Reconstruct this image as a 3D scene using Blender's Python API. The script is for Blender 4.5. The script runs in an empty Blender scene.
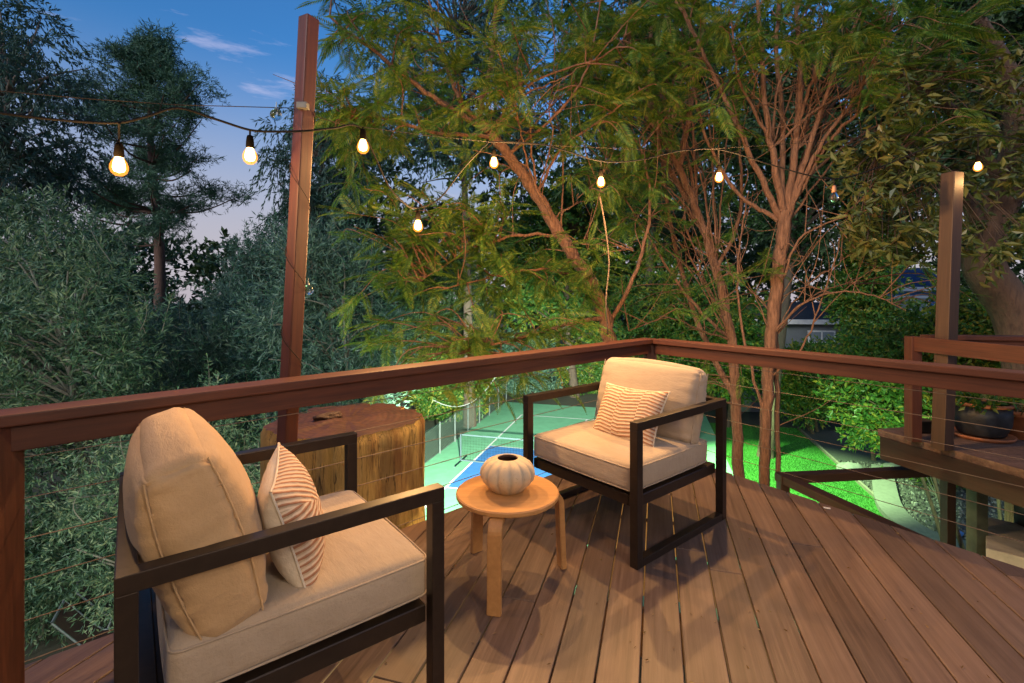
import bpy, bmesh, math, random
import numpy as np
from mathutils import Vector, Matrix, noise as mnoise
R = math.radians
SC = bpy.context.scene
COL = SC.collection
rng = np.random.default_rng(11)
random.seed(5)

# ------------------------------------------------------------------ camera maths
F, CX, HY, H = 487.0, 512.0, 294.0, 1.28        # focal length in pixels, horizon row, eye height
YARD = -4.4                                     # level of the yard below the deck
def P(px, py, Y):                               # point at distance Y seen at that pixel
    return Vector(((px-CX)/F*Y, Y, H-(py-HY)/F*Y))
def G(px, py, z=0.0):                           # point on the level z
    Y = (H-z)*F/(py-HY)
    return Vector(((px-CX)/F*Y, Y, z))
def az(a): return Vector((math.sin(R(a)), math.cos(R(a)), 0))

# ------------------------------------------------------------------ object helpers
def tag(o, label=None, cat=None, group=None, kind=None):
    if label: o['label'] = label
    if cat: o['category'] = cat
    if group: o['group'] = group
    if kind: o['kind'] = kind
    return o
def empty(name, loc=(0,0,0), rz=0.0):
    o = bpy.data.objects.new(name, None); COL.objects.link(o)
    o.empty_display_size = .1
    o.location = loc; o.rotation_euler = (0,0,rz)
    return o
def tmat(o): return Matrix.Translation(o.location) @ o.rotation_euler.to_matrix().to_4x4()
def link(name, me, mat, parent=None, M=None):
    o = bpy.data.objects.new(name, me); COL.objects.link(o)
    for m in (mat if isinstance(mat, (list, tuple)) else [mat]):
        if m: me.materials.append(m)
    if parent: o.parent = parent
    if M is not None: o.matrix_local = M
    return o
def from_bm(name, bm, mat, parent=None, M=None, smooth=False):
    me = bpy.data.meshes.new(name); bm.to_mesh(me); bm.free()
    if smooth:
        for p in me.polygons: p.use_smooth = True
    return link(name, me, mat, parent, M)
def wparent(o, parent, W):                      # place o at world matrix W under parent
    if parent:
        o.parent = parent; o.matrix_local = world(parent).inverted() @ W
    else: o.matrix_local = W
    return o
def world(o):
    M = o.matrix_local if o.type != 'EMPTY' else tmat(o)
    return world(o.parent) @ M if o.parent else M
def np_mesh(name, V, Q, mat, parent=None, smooth=False, mi=None, M=None):
    me = bpy.data.meshes.new(name)
    V = np.asarray(V, dtype=np.float32); Q = np.asarray(Q, dtype=np.int32)
    me.vertices.add(len(V)); me.vertices.foreach_set('co', V.ravel())
    me.loops.add(Q.size); me.loops.foreach_set('vertex_index', Q.ravel())
    me.polygons.add(len(Q))
    me.polygons.foreach_set('loop_start', np.arange(0, Q.size, 4, dtype=np.int32))
    try: me.polygons.foreach_set('loop_total', np.full(len(Q), 4, dtype=np.int32))
    except Exception: pass
    me.polygons.foreach_set('use_smooth', np.full(len(Q), smooth, dtype=bool))
    o = link(name, me, mat, parent, M)
    if mi is not None: me.polygons.foreach_set('material_index', np.asarray(mi, dtype=np.int32))
    me.update(calc_edges=True); me.validate()
    return o
def box_bm(sx, sy, sz, bevel=.004, seg=2, cx=0, cy=0, cz=0, bm=None):
    b = bmesh.new()
    bmesh.ops.create_cube(b, size=1)
    bmesh.ops.scale(b, vec=(sx,sy,sz), verts=b.verts)
    if bevel: bmesh.ops.bevel(b, geom=b.edges[:], offset=bevel, segments=seg, affect='EDGES', profile=.6)
    bmesh.ops.translate(b, vec=(cx,cy,cz), verts=b.verts)
    if bm is None: return b
    me = bpy.data.meshes.new('tmp'); b.to_mesh(me); b.free(); bm.from_mesh(me); bpy.data.meshes.remove(me)
    return bm
def beam(name, p0, p1, w, h, mat, parent=None, bevel=.004, roll=0.0, extra=0.0):
    """box from p0 to p1, local x along it; w across, h 'up'"""
    p0, p1 = Vector(p0), Vector(p1); d = p1-p0; L = d.length+extra
    x = d.normalized()
    up = Vector((0,0,1)) if abs(x.z) < .95 else Vector((0,1,0))
    y = up.cross(x).normalized(); z = x.cross(y)
    if roll:
        q = Matrix.Rotation(roll, 3, x); y = q@y; z = q@z
    W = Matrix((x,y,z)).transposed().to_4x4(); W.translation = (p0+p1)/2
    bm = box_bm(L, w, h, bevel)
    me = bpy.data.meshes.new(name); bm.to_mesh(me); bm.free()
    o = link(name, me, mat)
    return wparent(o, parent, W)
class Tubes:
    def __init__(s): s.V=[]; s.Q=[]; s.n=0
    def add(s, pts, rad, k=6, cap=True):
        pts = np.asarray([tuple(p) for p in pts], float); n=len(pts)
        rad = np.broadcast_to(np.asarray(rad, float), (n,)) if np.ndim(rad)<=1 else rad
        t = np.gradient(pts, axis=0); t /= np.linalg.norm(t,axis=1)[:,None]+1e-9
        u = np.cross(t[0], (0,0,1.) if abs(t[0][2])<.9 else (1.,0,0)); u/=np.linalg.norm(u)
        ang = np.arange(k)*2*np.pi/k; rings=[]
        for i in range(n):
            u = u - t[i]*np.dot(u,t[i]); u /= np.linalg.norm(u)+1e-9
            v = np.cross(t[i],u)
            rings.append(pts[i]+rad[i]*(np.cos(ang)[:,None]*u+np.sin(ang)[:,None]*v))
        b = s.n; s.V.append(np.concatenate(rings)); 
        i = np.arange(n-1)[:,None]*k; j=np.arange(k)[None]; j2=(j+1)%k
        q = np.stack([i+j, i+j2, i+k+j2, i+k+j],-1).reshape(-1,4)+b
        s.Q.append(q); s.n += n*k
        if cap:
            for r0 in (0,(n-1)*k):
                c = pts[0] if r0==0 else pts[-1]
                s.V.append(c[None]); ci=s.n; s.n+=1
                idx=[b+r0+a for a in range(k)]
                if k%2==0:
                    s.Q.append(np.array([[ci, idx[a], idx[a+1], idx[(a+2)%k]] for a in range(0,k,2)]))
    def build(s, name, mat, parent=None, off=None, smooth=True):
        V=np.concatenate(s.V)
        if off is not None: V = V-np.array(tuple(off))
        return np_mesh(name, V, np.concatenate(s.Q), mat, parent, smooth)
def smooth_path(pts, n=6):
    """Catmull-Rom through the points"""
    p=[np.array(tuple(q),float) for q in pts]; p=[2*p[0]-p[1]]+p+[2*p[-1]-p[-2]]; out=[]
    for i in range(1,len(p)-2):
        for k in range(n):
            t=k/n; a,b,c,d=p[i-1],p[i],p[i+1],p[i+2]
            out.append(.5*((2*b)+(-a+c)*t+(2*a-5*b+4*c-d)*t*t+(-a+3*b-3*c+d)*t**3))
    out.append(p[-2]); return np.array(out)
def lathe_bm(prof, n=48, rib=0, amp=0.0):
    bm=bmesh.new(); rings=[]
    for (r,z,w) in [(q+(1.0,) if len(q)==2 else q) for q in prof]:
        ring=[]
        for i in range(n):
            a=2*math.pi*i/n; rr=r
            if rib: rr=r*(1-amp*w*(1-abs(math.sin(a*rib/2))**.7))
            ring.append(bm.verts.new((rr*math.cos(a),rr*math.sin(a),z)))
        rings.append(ring)
    for a,b in zip(rings,rings[1:]):
        for i in range(n): bm.faces.new((a[i],a[(i+1)%n],b[(i+1)%n],b[i]))
    return bm, rings

# ------------------------------------------------------------------ materials
def nodes(name):
    m=bpy.data.materials.new(name); m.use_nodes=True; nt=m.node_tree
    return m, nt, nt.nodes['Principled BSDF']
def N(nt, t, **kw):
    n=nt.nodes.new(t)
    for k,v in kw.items():
        if k in n.inputs: n.inputs[k].default_value=v
        else: setattr(n,k,v)
    return n
def ramp(nt, fac, stops):
    r=nt.nodes.new('ShaderNodeValToRGB'); e=r.color_ramp.elements
    while len(e)<len(stops): e.new(.5)
    for el,(p,c) in zip(e,stops): el.position=p; el.color=(*c,1)
    nt.links.new(fac, r.inputs[0]); return r.outputs[0]
def coord(nt, scale=(1,1,1), kind='Object'):
    tc=nt.nodes.new('ShaderNodeTexCoord'); mp=nt.nodes.new('ShaderNodeMapping')
    nt.links.new(tc.outputs[kind], mp.inputs[0]); mp.inputs['Scale'].default_value=scale
    return mp.outputs[0]
def noise(nt, vec, scale, detail=4, rough=.6, out='Fac'):
    n=N(nt,'ShaderNodeTexNoise'); n.inputs['Scale'].default_value=scale; n.inputs['Detail'].default_value=detail
    n.inputs['Roughness'].default_value=rough
    nt.links.new(vec, n.inputs['Vector']); return n.outputs[out]
def bump(nt, b, h, strength, dist=.01):
    n=nt.nodes.new('ShaderNodeBump'); n.inputs['Strength'].default_value=strength; n.inputs['Distance'].default_value=dist
    nt.links.new(h, n.inputs['Height']); nt.links.new(n.outputs[0], b.inputs['Normal']); return n
def math_(nt, op, a, b=None):
    n=nt.nodes.new('ShaderNodeMath'); n.operation=op
    for i,x in enumerate((a,b)):
        if x is None: continue
        if isinstance(x,(int,float)): n.inputs[i].default_value=x
        else: nt.links.new(x,n.inputs[i])
    return n.outputs[0]
def mix(nt, f, a, b, mode='MIX'):
    n=nt.nodes.new('ShaderNodeMix'); n.data_type='RGBA'; n.blend_type=mode
    for k,x in ((0,f),(6,a),(7,b)):
        if isinstance(x,(int,float)): n.inputs[k].default_value=x
        elif isinstance(x,tuple): n.inputs[k].default_value=(*x,1)
        else: nt.links.new(x,n.inputs[k])
    return n.outputs[2]

def wood(name, c0, c1, rough=.5, sc=(1.2,14,14), bs=.25, wear=None, island=False):
    m,nt,b=nodes(name); v=coord(nt, sc)
    f=noise(nt,v,3.0,6,.65); col=ramp(nt,f,[(.28,c0),(.72,c1)])
    v2=coord(nt,(.8,1.4,1.4)); f2=noise(nt,v2,2.2,3)
    col=mix(nt, math_(nt,'MULTIPLY',f2,.55), col, tuple(x*.45 for x in c0))
    if island:
        g=nt.nodes.new('ShaderNodeNewGeometry')
        col=mix(nt,1.0,col,ramp(nt,g.outputs['Random Per Island'],[(0,(.72,.70,.70)),(.5,(1,1,1)),(1,(1.18,1.12,1.1))]),'MULTIPLY')
    nt.links.new(col,b.inputs['Base Color']); b.inputs['Roughness'].default_value=rough
    bump(nt,b,f,bs,.004); return m
def plain(name, c, rough=.5, metal=0.0, var=.25, sc=12, bs=0.0):
    m,nt,b=nodes(name); f=noise(nt,coord(nt),sc,5)
    col=ramp(nt,f,[(.3,tuple(x*(1-var) for x in c)),(.7,tuple(min(1,x*(1+var)) for x in c))])
    nt.links.new(col,b.inputs['Base Color']); b.inputs['Roughness'].default_value=rough; b.inputs['Metallic'].default_value=metal
    if bs: bump(nt,b,f,bs,.01)
    return m
def fabric(name, c):
    m,nt,b=nodes(name); v=coord(nt)
    we=math_(nt,'ADD',noise(nt,coord(nt,(420,30,420)),1,2),noise(nt,coord(nt,(30,420,120)),1,2))
    f=noise(nt,coord(nt,(1,1,1)),7,5); s=noise(nt,coord(nt,(60,8,60)),3,3)
    col=ramp(nt,f,[(.3,tuple(x*.86 for x in c)),(.7,c)])
    col=mix(nt,math_(nt,'MULTIPLY',s,.3),col,tuple(x*.72 for x in c))
    nt.links.new(col,b.inputs['Base Color']); b.inputs['Roughness'].default_value=.92
    b.inputs['Sheen Weight'].default_value=.15
    fold=noise(nt,coord(nt,(9,3,9)),2.0,4)
    hh=math_(nt,'ADD',math_(nt,'MULTIPLY',we,.10),math_(nt,'MULTIPLY',fold,1.0))
    bump(nt,b,hh,.6,.012); return m
def leaf(name, stops, trans=.3, rough=.5, clump=1.2, spec=.4):
    """colour differs from leaf to leaf and from clump to clump"""
    m,nt,b=nodes(name)
    g=nt.nodes.new('ShaderNodeNewGeometry')
    f=math_(nt,'ADD',math_(nt,'MULTIPLY',g.outputs['Random Per Island'],.6),math_(nt,'MULTIPLY',noise(nt,coord(nt),clump,3),.55))
    n=len(stops); col=ramp(nt,f,[(.15+.75*i/(n-1),c) for i,c in enumerate(stops)])
    nt.links.new(col,b.inputs['Base Color']); b.inputs['Roughness'].default_value=rough
    b.inputs['Specular IOR Level'].default_value=spec
    t=nt.nodes.new('ShaderNodeBsdfTranslucent'); nt.links.new(mix(nt,1.0,col,(1.0,1.0,.5),'MULTIPLY'),t.inputs[0])
    mx=nt.nodes.new('ShaderNodeMixShader'); mx.inputs[0].default_value=trans
    nt.links.new(b.outputs[0],mx.inputs[1]); nt.links.new(t.outputs[0],mx.inputs[2])
    nt.links.new(mx.outputs[0],nt.nodes['Material Output'].inputs[0]); return m
def bark(name,c0,c1,sc=(6,6,1.2)):
    m,nt,b=nodes(name); f=noise(nt,coord(nt,sc),3,6,.7)
    nt.links.new(ramp(nt,f,[(.3,c0),(.7,c1)]),b.inputs['Base Color']); b.inputs['Roughness'].default_value=.85
    bump(nt,b,f,1.0,.05); return m

M={}
M['rail_deep']=wood('deep_redwood',(.05,.015,.009),(.13,.04,.02),.5,(1.0,22,22),.15)
M['rail']=wood('stained_redwood',(.05,.013,.007),(.125,.036,.017),.58,(1.0,22,22),.15)
M['rail_dark']=wood('dark_stained_wood',(.028,.014,.009),(.06,.028,.017),.55)
M['post_wood']=wood('stained_post',(.05,.012,.006),(.125,.030,.013),.55,(1.0,22,22),.2)
M['brown_post']=wood('brown_post',(.035,.015,.008),(.085,.040,.020),.6,(1.0,22,22),.2)
M['frame']=plain('bronze_metal',(.032,.022,.016),.38,.35,.2,30)
M['fab']=fabric('linen_fabric',(.45,.36,.268))
M['fab_lit']=fabric('linen_fabric_lit',(.52,.345,.18))  # warm bulb light put into the linen colour of the nearer back cushion
M['cream']=fabric('cream_fabric',(.72,.64,.52))
M['birch']=wood('birch_plywood',(.50,.25,.09),(.66,.36,.14),.38,(2,16,16),.05)
M['cable']=plain('steel_cable',(.20,.15,.11),.5,.3,.1)
M['black']=plain('black_rubber',(.010,.009,.009),.7,0,.2)
M['galv']=plain('galvanised_steel',(.32,.36,.34),.45,.7,.2)
M['white']=plain('white_paint',(.75,.75,.72),.5,0,.08)
M['terracotta']=plain('terracotta',(.42,.15,.06),.75,0,.25)
M['glaze']=plain('dark_glaze',(.025,.028,.032),.55,0,.5,14)
M['soil']=plain('potting_soil',(.05,.03,.02),.95,0,.4,40,.5)
M['concrete']=plain('concrete',(.42,.42,.38),.9,0,.2,10,.2)
M['wire']=plain('dull_wire',(.035,.028,.024),.9,0,.1); M['wire'].node_tree.nodes['Principled BSDF'].inputs['Specular IOR Level'].default_value=.05
M['black'].node_tree.nodes['Principled BSDF'].inputs['Specular IOR Level'].default_value=.08
M['rope']=plain('rope',(.55,.52,.45),.8,0,.15)

# ------------------------------------------------------------------ world, sun, camera
w=bpy.data.worlds.new('World'); SC.world=w; w.use_nodes=True; nt=w.node_tree
bg=nt.nodes['Background']; sky=nt.nodes.new('ShaderNodeTexSky'); sky.sky_type='NISHITA'; sky.sun_disc=False
SUN_EL, SUN_AZ = 3.4, 215.0
sky.sun_elevation=R(SUN_EL); sky.sun_rotation=R(SUN_AZ); sky.air_density=1.0; sky.dust_density=.6; sky.ozone_density=4.5
tc=nt.nodes.new('ShaderNodeTexCoord'); mp=nt.nodes.new('ShaderNodeMapping'); nt.links.new(tc.outputs['Generated'],mp.inputs[0])
mp.inputs['Scale'].default_value=(1.6,1.6,9.0)
cl=noise(nt,mp.outputs[0],2.6,6,.62)
cm=ramp(nt,cl,[(.60,(0,0,0)),(.80,(1,1,1))])
skycol=mix(nt,math_(nt,'MULTIPLY',cm,.4),sky.outputs[0],(2.6,2.2,2.6))
sz=nt.nodes.new('ShaderNodeSeparateXYZ'); nt.links.new(tc.outputs['Generated'],sz.inputs[0])
hz=nt.nodes.new('ShaderNodeMapRange'); hz.interpolation_type='SMOOTHSTEP'; nt.links.new(sz.outputs[2],hz.inputs[0])
for k_,v_ in ((1,.44),(2,.06),(3,0.0),(4,.92)): hz.inputs[k_].default_value=v_
skycol=mix(nt,hz.outputs[0],skycol,(1.12,1.02,1.16))      # pale dusk haze low over the horizon
nt.links.new(skycol,bg.inputs[0]); bg.inputs[1].default_value=.15
sl=bpy.data.lights.new('Sun','SUN'); so=bpy.data.objects.new('sun_lamp',sl); COL.objects.link(so)
sl.energy=.75; sl.angle=R(20); sl.color=(1,.96,.92)
sd=-Vector((math.sin(R(SUN_AZ))*math.cos(R(25)), math.cos(R(SUN_AZ))*math.cos(R(25)), math.sin(R(25))))
so.rotation_euler=sd.to_track_quat('-Z','Y').to_euler()
cam=bpy.data.cameras.new('Camera'); co=bpy.data.objects.new('camera',cam); COL.objects.link(co); SC.camera=co
co.location=(0,0,H); co.rotation_euler=(R(90),0,0); cam.sensor_width=36; cam.lens=F*36/1024; cam.shift_y=-(341.5-HY)/1024
cam.clip_end=2000; cam.clip_start=.05
SC.view_settings.view_transform='Standard'; SC.view_settings.look='None'; SC.view_settings.gamma=1; SC.view_settings.exposure=1.7
SC.cycles.max_bounces=6; SC.cycles.diffuse_bounces=3; SC.cycles.transmission_bounces=6; SC.cycles.sample_clamp_indirect=6
SC.cycles.use_denoising=True
def lamp(name, loc, power, color, radius=.06, spot=None, aim=None):
    l=bpy.data.lights.new(name,'SPOT' if spot else 'POINT'); l.energy=power; l.color=color; l.shadow_soft_size=radius
    o=bpy.data.objects.new(name,l); COL.objects.link(o); o.location=loc
    if spot:
        l.spot_size=R(spot); l.spot_blend=.6
        o.rotation_euler=(Vector(aim)-Vector(loc)).to_track_quat('-Z','Y').to_euler()
    return o
WARM=(1.0,.62,.30)
# porch lamps on the house wall behind the viewer
lamp('porch_lamp',(1.7,-.9,2.35),47,(1.0,.84,.68),.36)
lamp('porch_lamp',(-.6,-1.3,2.5),14,(1.0,.78,.56),.16)
# unseen floodlights under the deck shining into the yard, plus an added lawn lamp
lamp('yard_floodlight',(3.95,5.3,-.75),800,(.6,1.0,.45),.12,75,(7.9,12.2,-4.6))
lamp('added_lawn_lamp',(6.6,15.0,2.4),4600,(.62,1.0,.42),.12,58,(8.4,15.2,-4.4))  # added lamp hung in mid-air above the lawn to brighten the grass
lamp('yard_floodlight',(.2,3.3,-.5),19000,(.86,1.0,.78),.12,48,(-.8,19,-4.4))
lamp('yard_floodlight',(-1.9,2.4,-.6),260,(.95,1.0,.85),.12,130,(-7,10,-2))
lamp('under_deck_lamp',(.1,2.3,-1.6),95,(1.0,.72,.30),.1)

bmh=box_bm(16,.25,3.1+2.2,.01,1,0,-1.75,.45); box_bm(16.6,1.9,.14,.01,1,0,-1.15,3.17,bmh)  # unseen wall and eaves, added to keep sky light off the deck
hw_=from_bm('sky_block_wall',bmh,plain('sky_block_stucco',(.30,.26,.22),.9,0,.08,8,.2)); tag(hw_,'unseen stucco wall and eaves added behind the viewer to block the sky','house wall',kind='structure')
# ------------------------------------------------------------------ deck
B_AZ=16.5
bd=az(B_AZ); bn=Vector((bd.y,-bd.x,0))
L0=Vector((-.646,2.614,0)); LD=az(47.9); L0=L0+Vector((0,0,0))
Q0=G(747.6,479); Q1=G(1021.6,568); RD=(Q1-Q0).normalized()
def isect(a,da,b,db):
    t=((b.x-a.x)*db.y-(b.y-a.y)*db.x)/(da.x*db.y-da.y*db.x); return a+da*t
DC=isect(L0,LD,Q0,RD)                              # deck corner
def deck():
    m,nt,b=nodes('composite_decking')
    v=coord(nt); rot=nt.nodes.new('ShaderNodeVectorRotate'); rot.rotation_type='Z_AXIS'; rot.inputs['Angle'].default_value=R(B_AZ)
    nt.links.new(v,rot.inputs['Vector'])
    mpn=nt.nodes.new('ShaderNodeMapping'); nt.links.new(rot.outputs[0],mpn.inputs[0]); mpn.inputs['Scale'].default_value=(38,1.1,38)
    g=nt.nodes.new('ShaderNodeNewGeometry'); ri=g.outputs['Random Per Island']
    cmb=nt.nodes.new('ShaderNodeCombineXYZ'); nt.links.new(math_(nt,'MULTIPLY',ri,37.),cmb.inputs[1]); nt.links.new(math_(nt,'MULTIPLY',ri,11.),cmb.inputs[2])
    va=nt.nodes.new('ShaderNodeVectorMath'); va.operation='ADD'; nt.links.new(mpn.outputs[0],va.inputs[0]); nt.links.new(cmb.outputs[0],va.inputs[1])
    f=noise(nt,va.outputs[0],1.6,6,.7)
    mp2=nt.nodes.new('ShaderNodeMapping'); nt.links.new(rot.outputs[0],mp2.inputs[0]); mp2.inputs['Scale'].default_value=(7,.5,7)
    f2=noise(nt,mp2.outputs[0],1.4,4)
    f3=noise(nt,v,1.7,4); f4=noise(nt,v,16,4,.7)
    col=ramp(nt,f,[(.25,(.060,.038,.029)),(.5,(.118,.076,.056)),(.78,(.195,.134,.102))])
    col=mix(nt,math_(nt,'MULTIPLY',ramp(nt,f2,[(.4,(0,0,0)),(.75,(1,1,1))]),.45),col,(.21,.15,.12))
    col=mix(nt,math_(nt,'MULTIPLY',ramp(nt,f3,[(.5,(0,0,0)),(.75,(1,1,1))]),.45),col,(.10,.06,.045))
    col=mix(nt,math_(nt,'MULTIPLY',ramp(nt,f4,[(.66,(0,0,0)),(.74,(1,1,1))]),.35),col,(.09,.05,.035))
    col=mix(nt,1.0,col,ramp(nt,ri,[(0,(.66,.64,.63)),(.5,(1,1,1)),(1,(1.30,1.24,1.18))]),'MULTIPLY')
    nt.links.new(col,b.inputs['Base Color']); 
    nt.links.new(ramp(nt,f3,[(.3,(.36,.36,.36)),(.7,(.55,.55,.55))]),b.inputs['Roughness'])
    bump(nt,b,f,.3,.004)
    bm=bmesh.new(); pitch=.1435
    ln=Vector((-LD.y,LD.x,0)); rn=Vector((-RD.y,RD.x,0))
    if rn.dot(Vector((0,0,0))-Q0)>0: rn=-rn
    if ln.dot(Vector((0,0,0))-L0)>0: ln=-ln
    for i in range(-42,44):
        s=i*pitch+.02; rr=random.Random(i*7+3); cuts=[-4.5]; t=-4.5+rr.uniform(1.6,4.8)
        while t<7.5: cuts.append(t); t+=rr.choice([3.66,3.66,2.4])
        cuts.append(8)
        for a,c in zip(cuts,cuts[1:]):
            q=box_bm(pitch-.006,c-a-.003,.025,.0025,1,0,(a+c)/2,-.0125)
            bmesh.ops.rotate(q,matrix=Matrix.Rotation(-R(B_AZ),3,'Z'),verts=q.verts)
            bmesh.ops.translate(q,vec=bn*s,verts=q.verts)
            for (p,nn) in ((L0,ln),(Q0,rn)):
                r=bmesh.ops.bisect_plane(q,geom=q.verts[:]+q.edges[:]+q.faces[:],plane_co=p,plane_no=nn,clear_outer=True)
                ed=[e for e in r['geom_cut'] if isinstance(e,bmesh.types.BMEdge)]
                if ed: bmesh.ops.holes_fill(q,edges=ed)
            if q.verts:
                me=bpy.data.meshes.new('t'); q.to_mesh(me); bm.from_mesh(me); bpy.data.meshes.remove(me)
            q.free()
    o=from_bm('deck_floor',bm,m); tag(o,'brown composite decking boards laid on a raised deck','deck',kind='structure')
    # joists and fascia under the boards
    jm=M['rail_dark']; bm=bmesh.new()
    for k in range(-6,14):
        c=bd*(k*.42); q=box_bm(9,.045,.18,0,1,0,0,-.1255)
        bmesh.ops.rotate(q,matrix=Matrix.Rotation(-R(B_AZ),3,'Z'),verts=q.verts); bmesh.ops.translate(q,vec=c,verts=q.verts)
        for (p,nn) in ((L0-ln*.06,ln),(Q0-rn*.06,rn)):
            r=bmesh.ops.bisect_plane(q,geom=q.verts[:]+q.edges[:]+q.faces[:],plane_co=p,plane_no=nn,clear_outer=True)
        if q.verts:
            me=bpy.data.meshes.new('t'); q.to_mesh(me); bm.from_mesh(me); bpy.data.meshes.remove(me)
        q.free()
    fr=from_bm('deck_joists',bm,wood('joist_timber',(.22,.13,.06),(.36,.22,.10),.8)); tag(fr,'timber joists carrying the deck boards','deck framing',kind='structure')
    for a,d,nn in ((L0,LD,ln),(Q0,RD,rn)):
        e=isect(a,d,L0 if a is Q0 else Q0, LD if a is Q0 else RD)
        far=e-d*7 if d is LD else e+d*7
        off=nn*-.025+Vector((0,0,-.135))
        o=beam('deck_fascia',e+off,far+off,.035,.2,M['rail_dark']); tag(o,'dark fascia board under the deck edge','deck fascia',kind='structure')
deck()

# ------------------------------------------------------------------ railings
RT=.913                                            # top of the cap
CZ=[.765,.635,.505,.375,.245,.115]
rc=G(648,337,RT); rl=G(0,409,RT); rr_=G(1024,370.5,RT)
dl=(rl-rc); dl.z=0; dl.normalize(); dr=(rr_-rc); dr.z=0; dr.normalize()
def inward(d):
    n=Vector((-d.y,d.x,0)); return n if n.dot(-rc)>0 else -n
def railing(name, label, start, end, posts, cat='railing', cables=True, cap=True, group=None, inn=None, capw=.125, z0=0.0, top=RT, m=None, boardh=.084):
    m=m or M['rail']; d=(end-start); d.z=0; L=d.length; d.normalize()
    t=empty(name,(start.x,start.y,z0)); tag(t,label,cat,group)
    s=Vector((start.x,start.y,0)); 
    if cap: beam('cap_rail',s+Vector((0,0,top-.019)),s+d*L+Vector((0,0,top-.019)),capw,.038,m,t,.005)
    hb=top-(.038 if cap else 0)-boardh/2-.001
    o=inn*.012
    beam('rail_board',s+o+Vector((0,0,hb)),s+d*L+o+Vector((0,0,hb)),.036,boardh,m,t,.004)
    for (u,wd,zb) in posts:
        c=s+d*u; tp=top-(.040 if cap else .002)
        beam('post',c+Vector((0,0,zb)),c+Vector((0,0,tp)),wd,wd,m,t,.005)
    if cables:
        for z in CZ:
            tb=Tubes(); n=14; pts=[]
            for k in range(n+1):
                u=L*k/n; pts.append(s+d*u+Vector((0,0,z-.004*math.sin(math.pi*k/n)))-Vector((t.location)))
            tb.add(pts,.0021,5,False); tb.build('cable',M['cable'],t)
    return t
capc=.065
railL0=rc+inward(dl)*capc; railR0=rc+inward(dr)*capc
cp=isect(railL0,dl,railR0,dr)                       # centre of the corner post
Lend=cp+dl*5.2
# near post sits where it is seen at the picture's left edge
npost=isect(cp,dl,Vector((0,0,0)),Vector(((-3-CX)/F,1,0)))
uL=(npost-cp).length
railing('deck_railing','long redwood railing with steel cables running behind the stump and nearer chair','' or cp,Lend,[(0,.088,-.35),(uL,.088,-.35)],inn=inward(dl),group='cable railings of the deck')
railing('deck_railing','redwood railing with steel cables along the deck edge beside the stair well',cp+dr*.075,cp+dr*4.2,[(3.2,.088,-.35)],inn=inward(dr),group='cable railings of the deck')

# tall leaning post for the string lights, just outside the left railing
def lean_post(name,label,base,top,wd,m,rz,zb):
    t=empty(name,base); tag(t,label,'post')
    d=(top-base); L=d.length; x=d.normalized()
    y=Matrix.Rotation(rz,3,'Z')@Vector((0,1,0)); y=(y-x*y.dot(x)).normalized(); z=x.cross(y)
    W=Matrix((x,y,z)).transposed().to_4x4(); W.translation=(base+top)/2
    o=link('shaft',(lambda b:(b.to_mesh(me:=bpy.data.meshes.new('shaft')),b.free(),me)[2])(box_bm(L,wd,wd,.006)),m)
    wparent(o,t,W); return t,x
pb=P(287,440,2.34); pt=P(309,18,2.34); pdir=(pt-pb)/(pt.z-pb.z)
pbase=pb+pdir*(-2.2-pb.z)
tallpost,_=lean_post('string_light_post','tall reddish timber post leaning right above the cut trunk',pbase,pt,.068,M['post_wood'],R(-30),0)
def onpost(z,off=(0,0,0)): return pb+pdir*(z-pb.z)+Vector(off)
tb=Tubes()
wp=[]
for k in range(0,60):
    a=k*.33; z=2.16-(k/59)**.9*1.25 ; c=onpost(z); rad=.050
    wp.append(c+Vector((rad*math.cos(a),rad*math.sin(a),0))-pbase)
tb.add(wp,.0022,4,False); tb.build('wrapped_wire',M['wire'],tallpost)
bmc=box_bm(.05,.035,.03,.004); from_bm('cable_clamp',bmc,plain('dull_zinc',(.10,.10,.095),.6,.2),tallpost,Matrix.Translation(onpost(2.165,(.014,-.048,0))-pbase))

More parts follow.
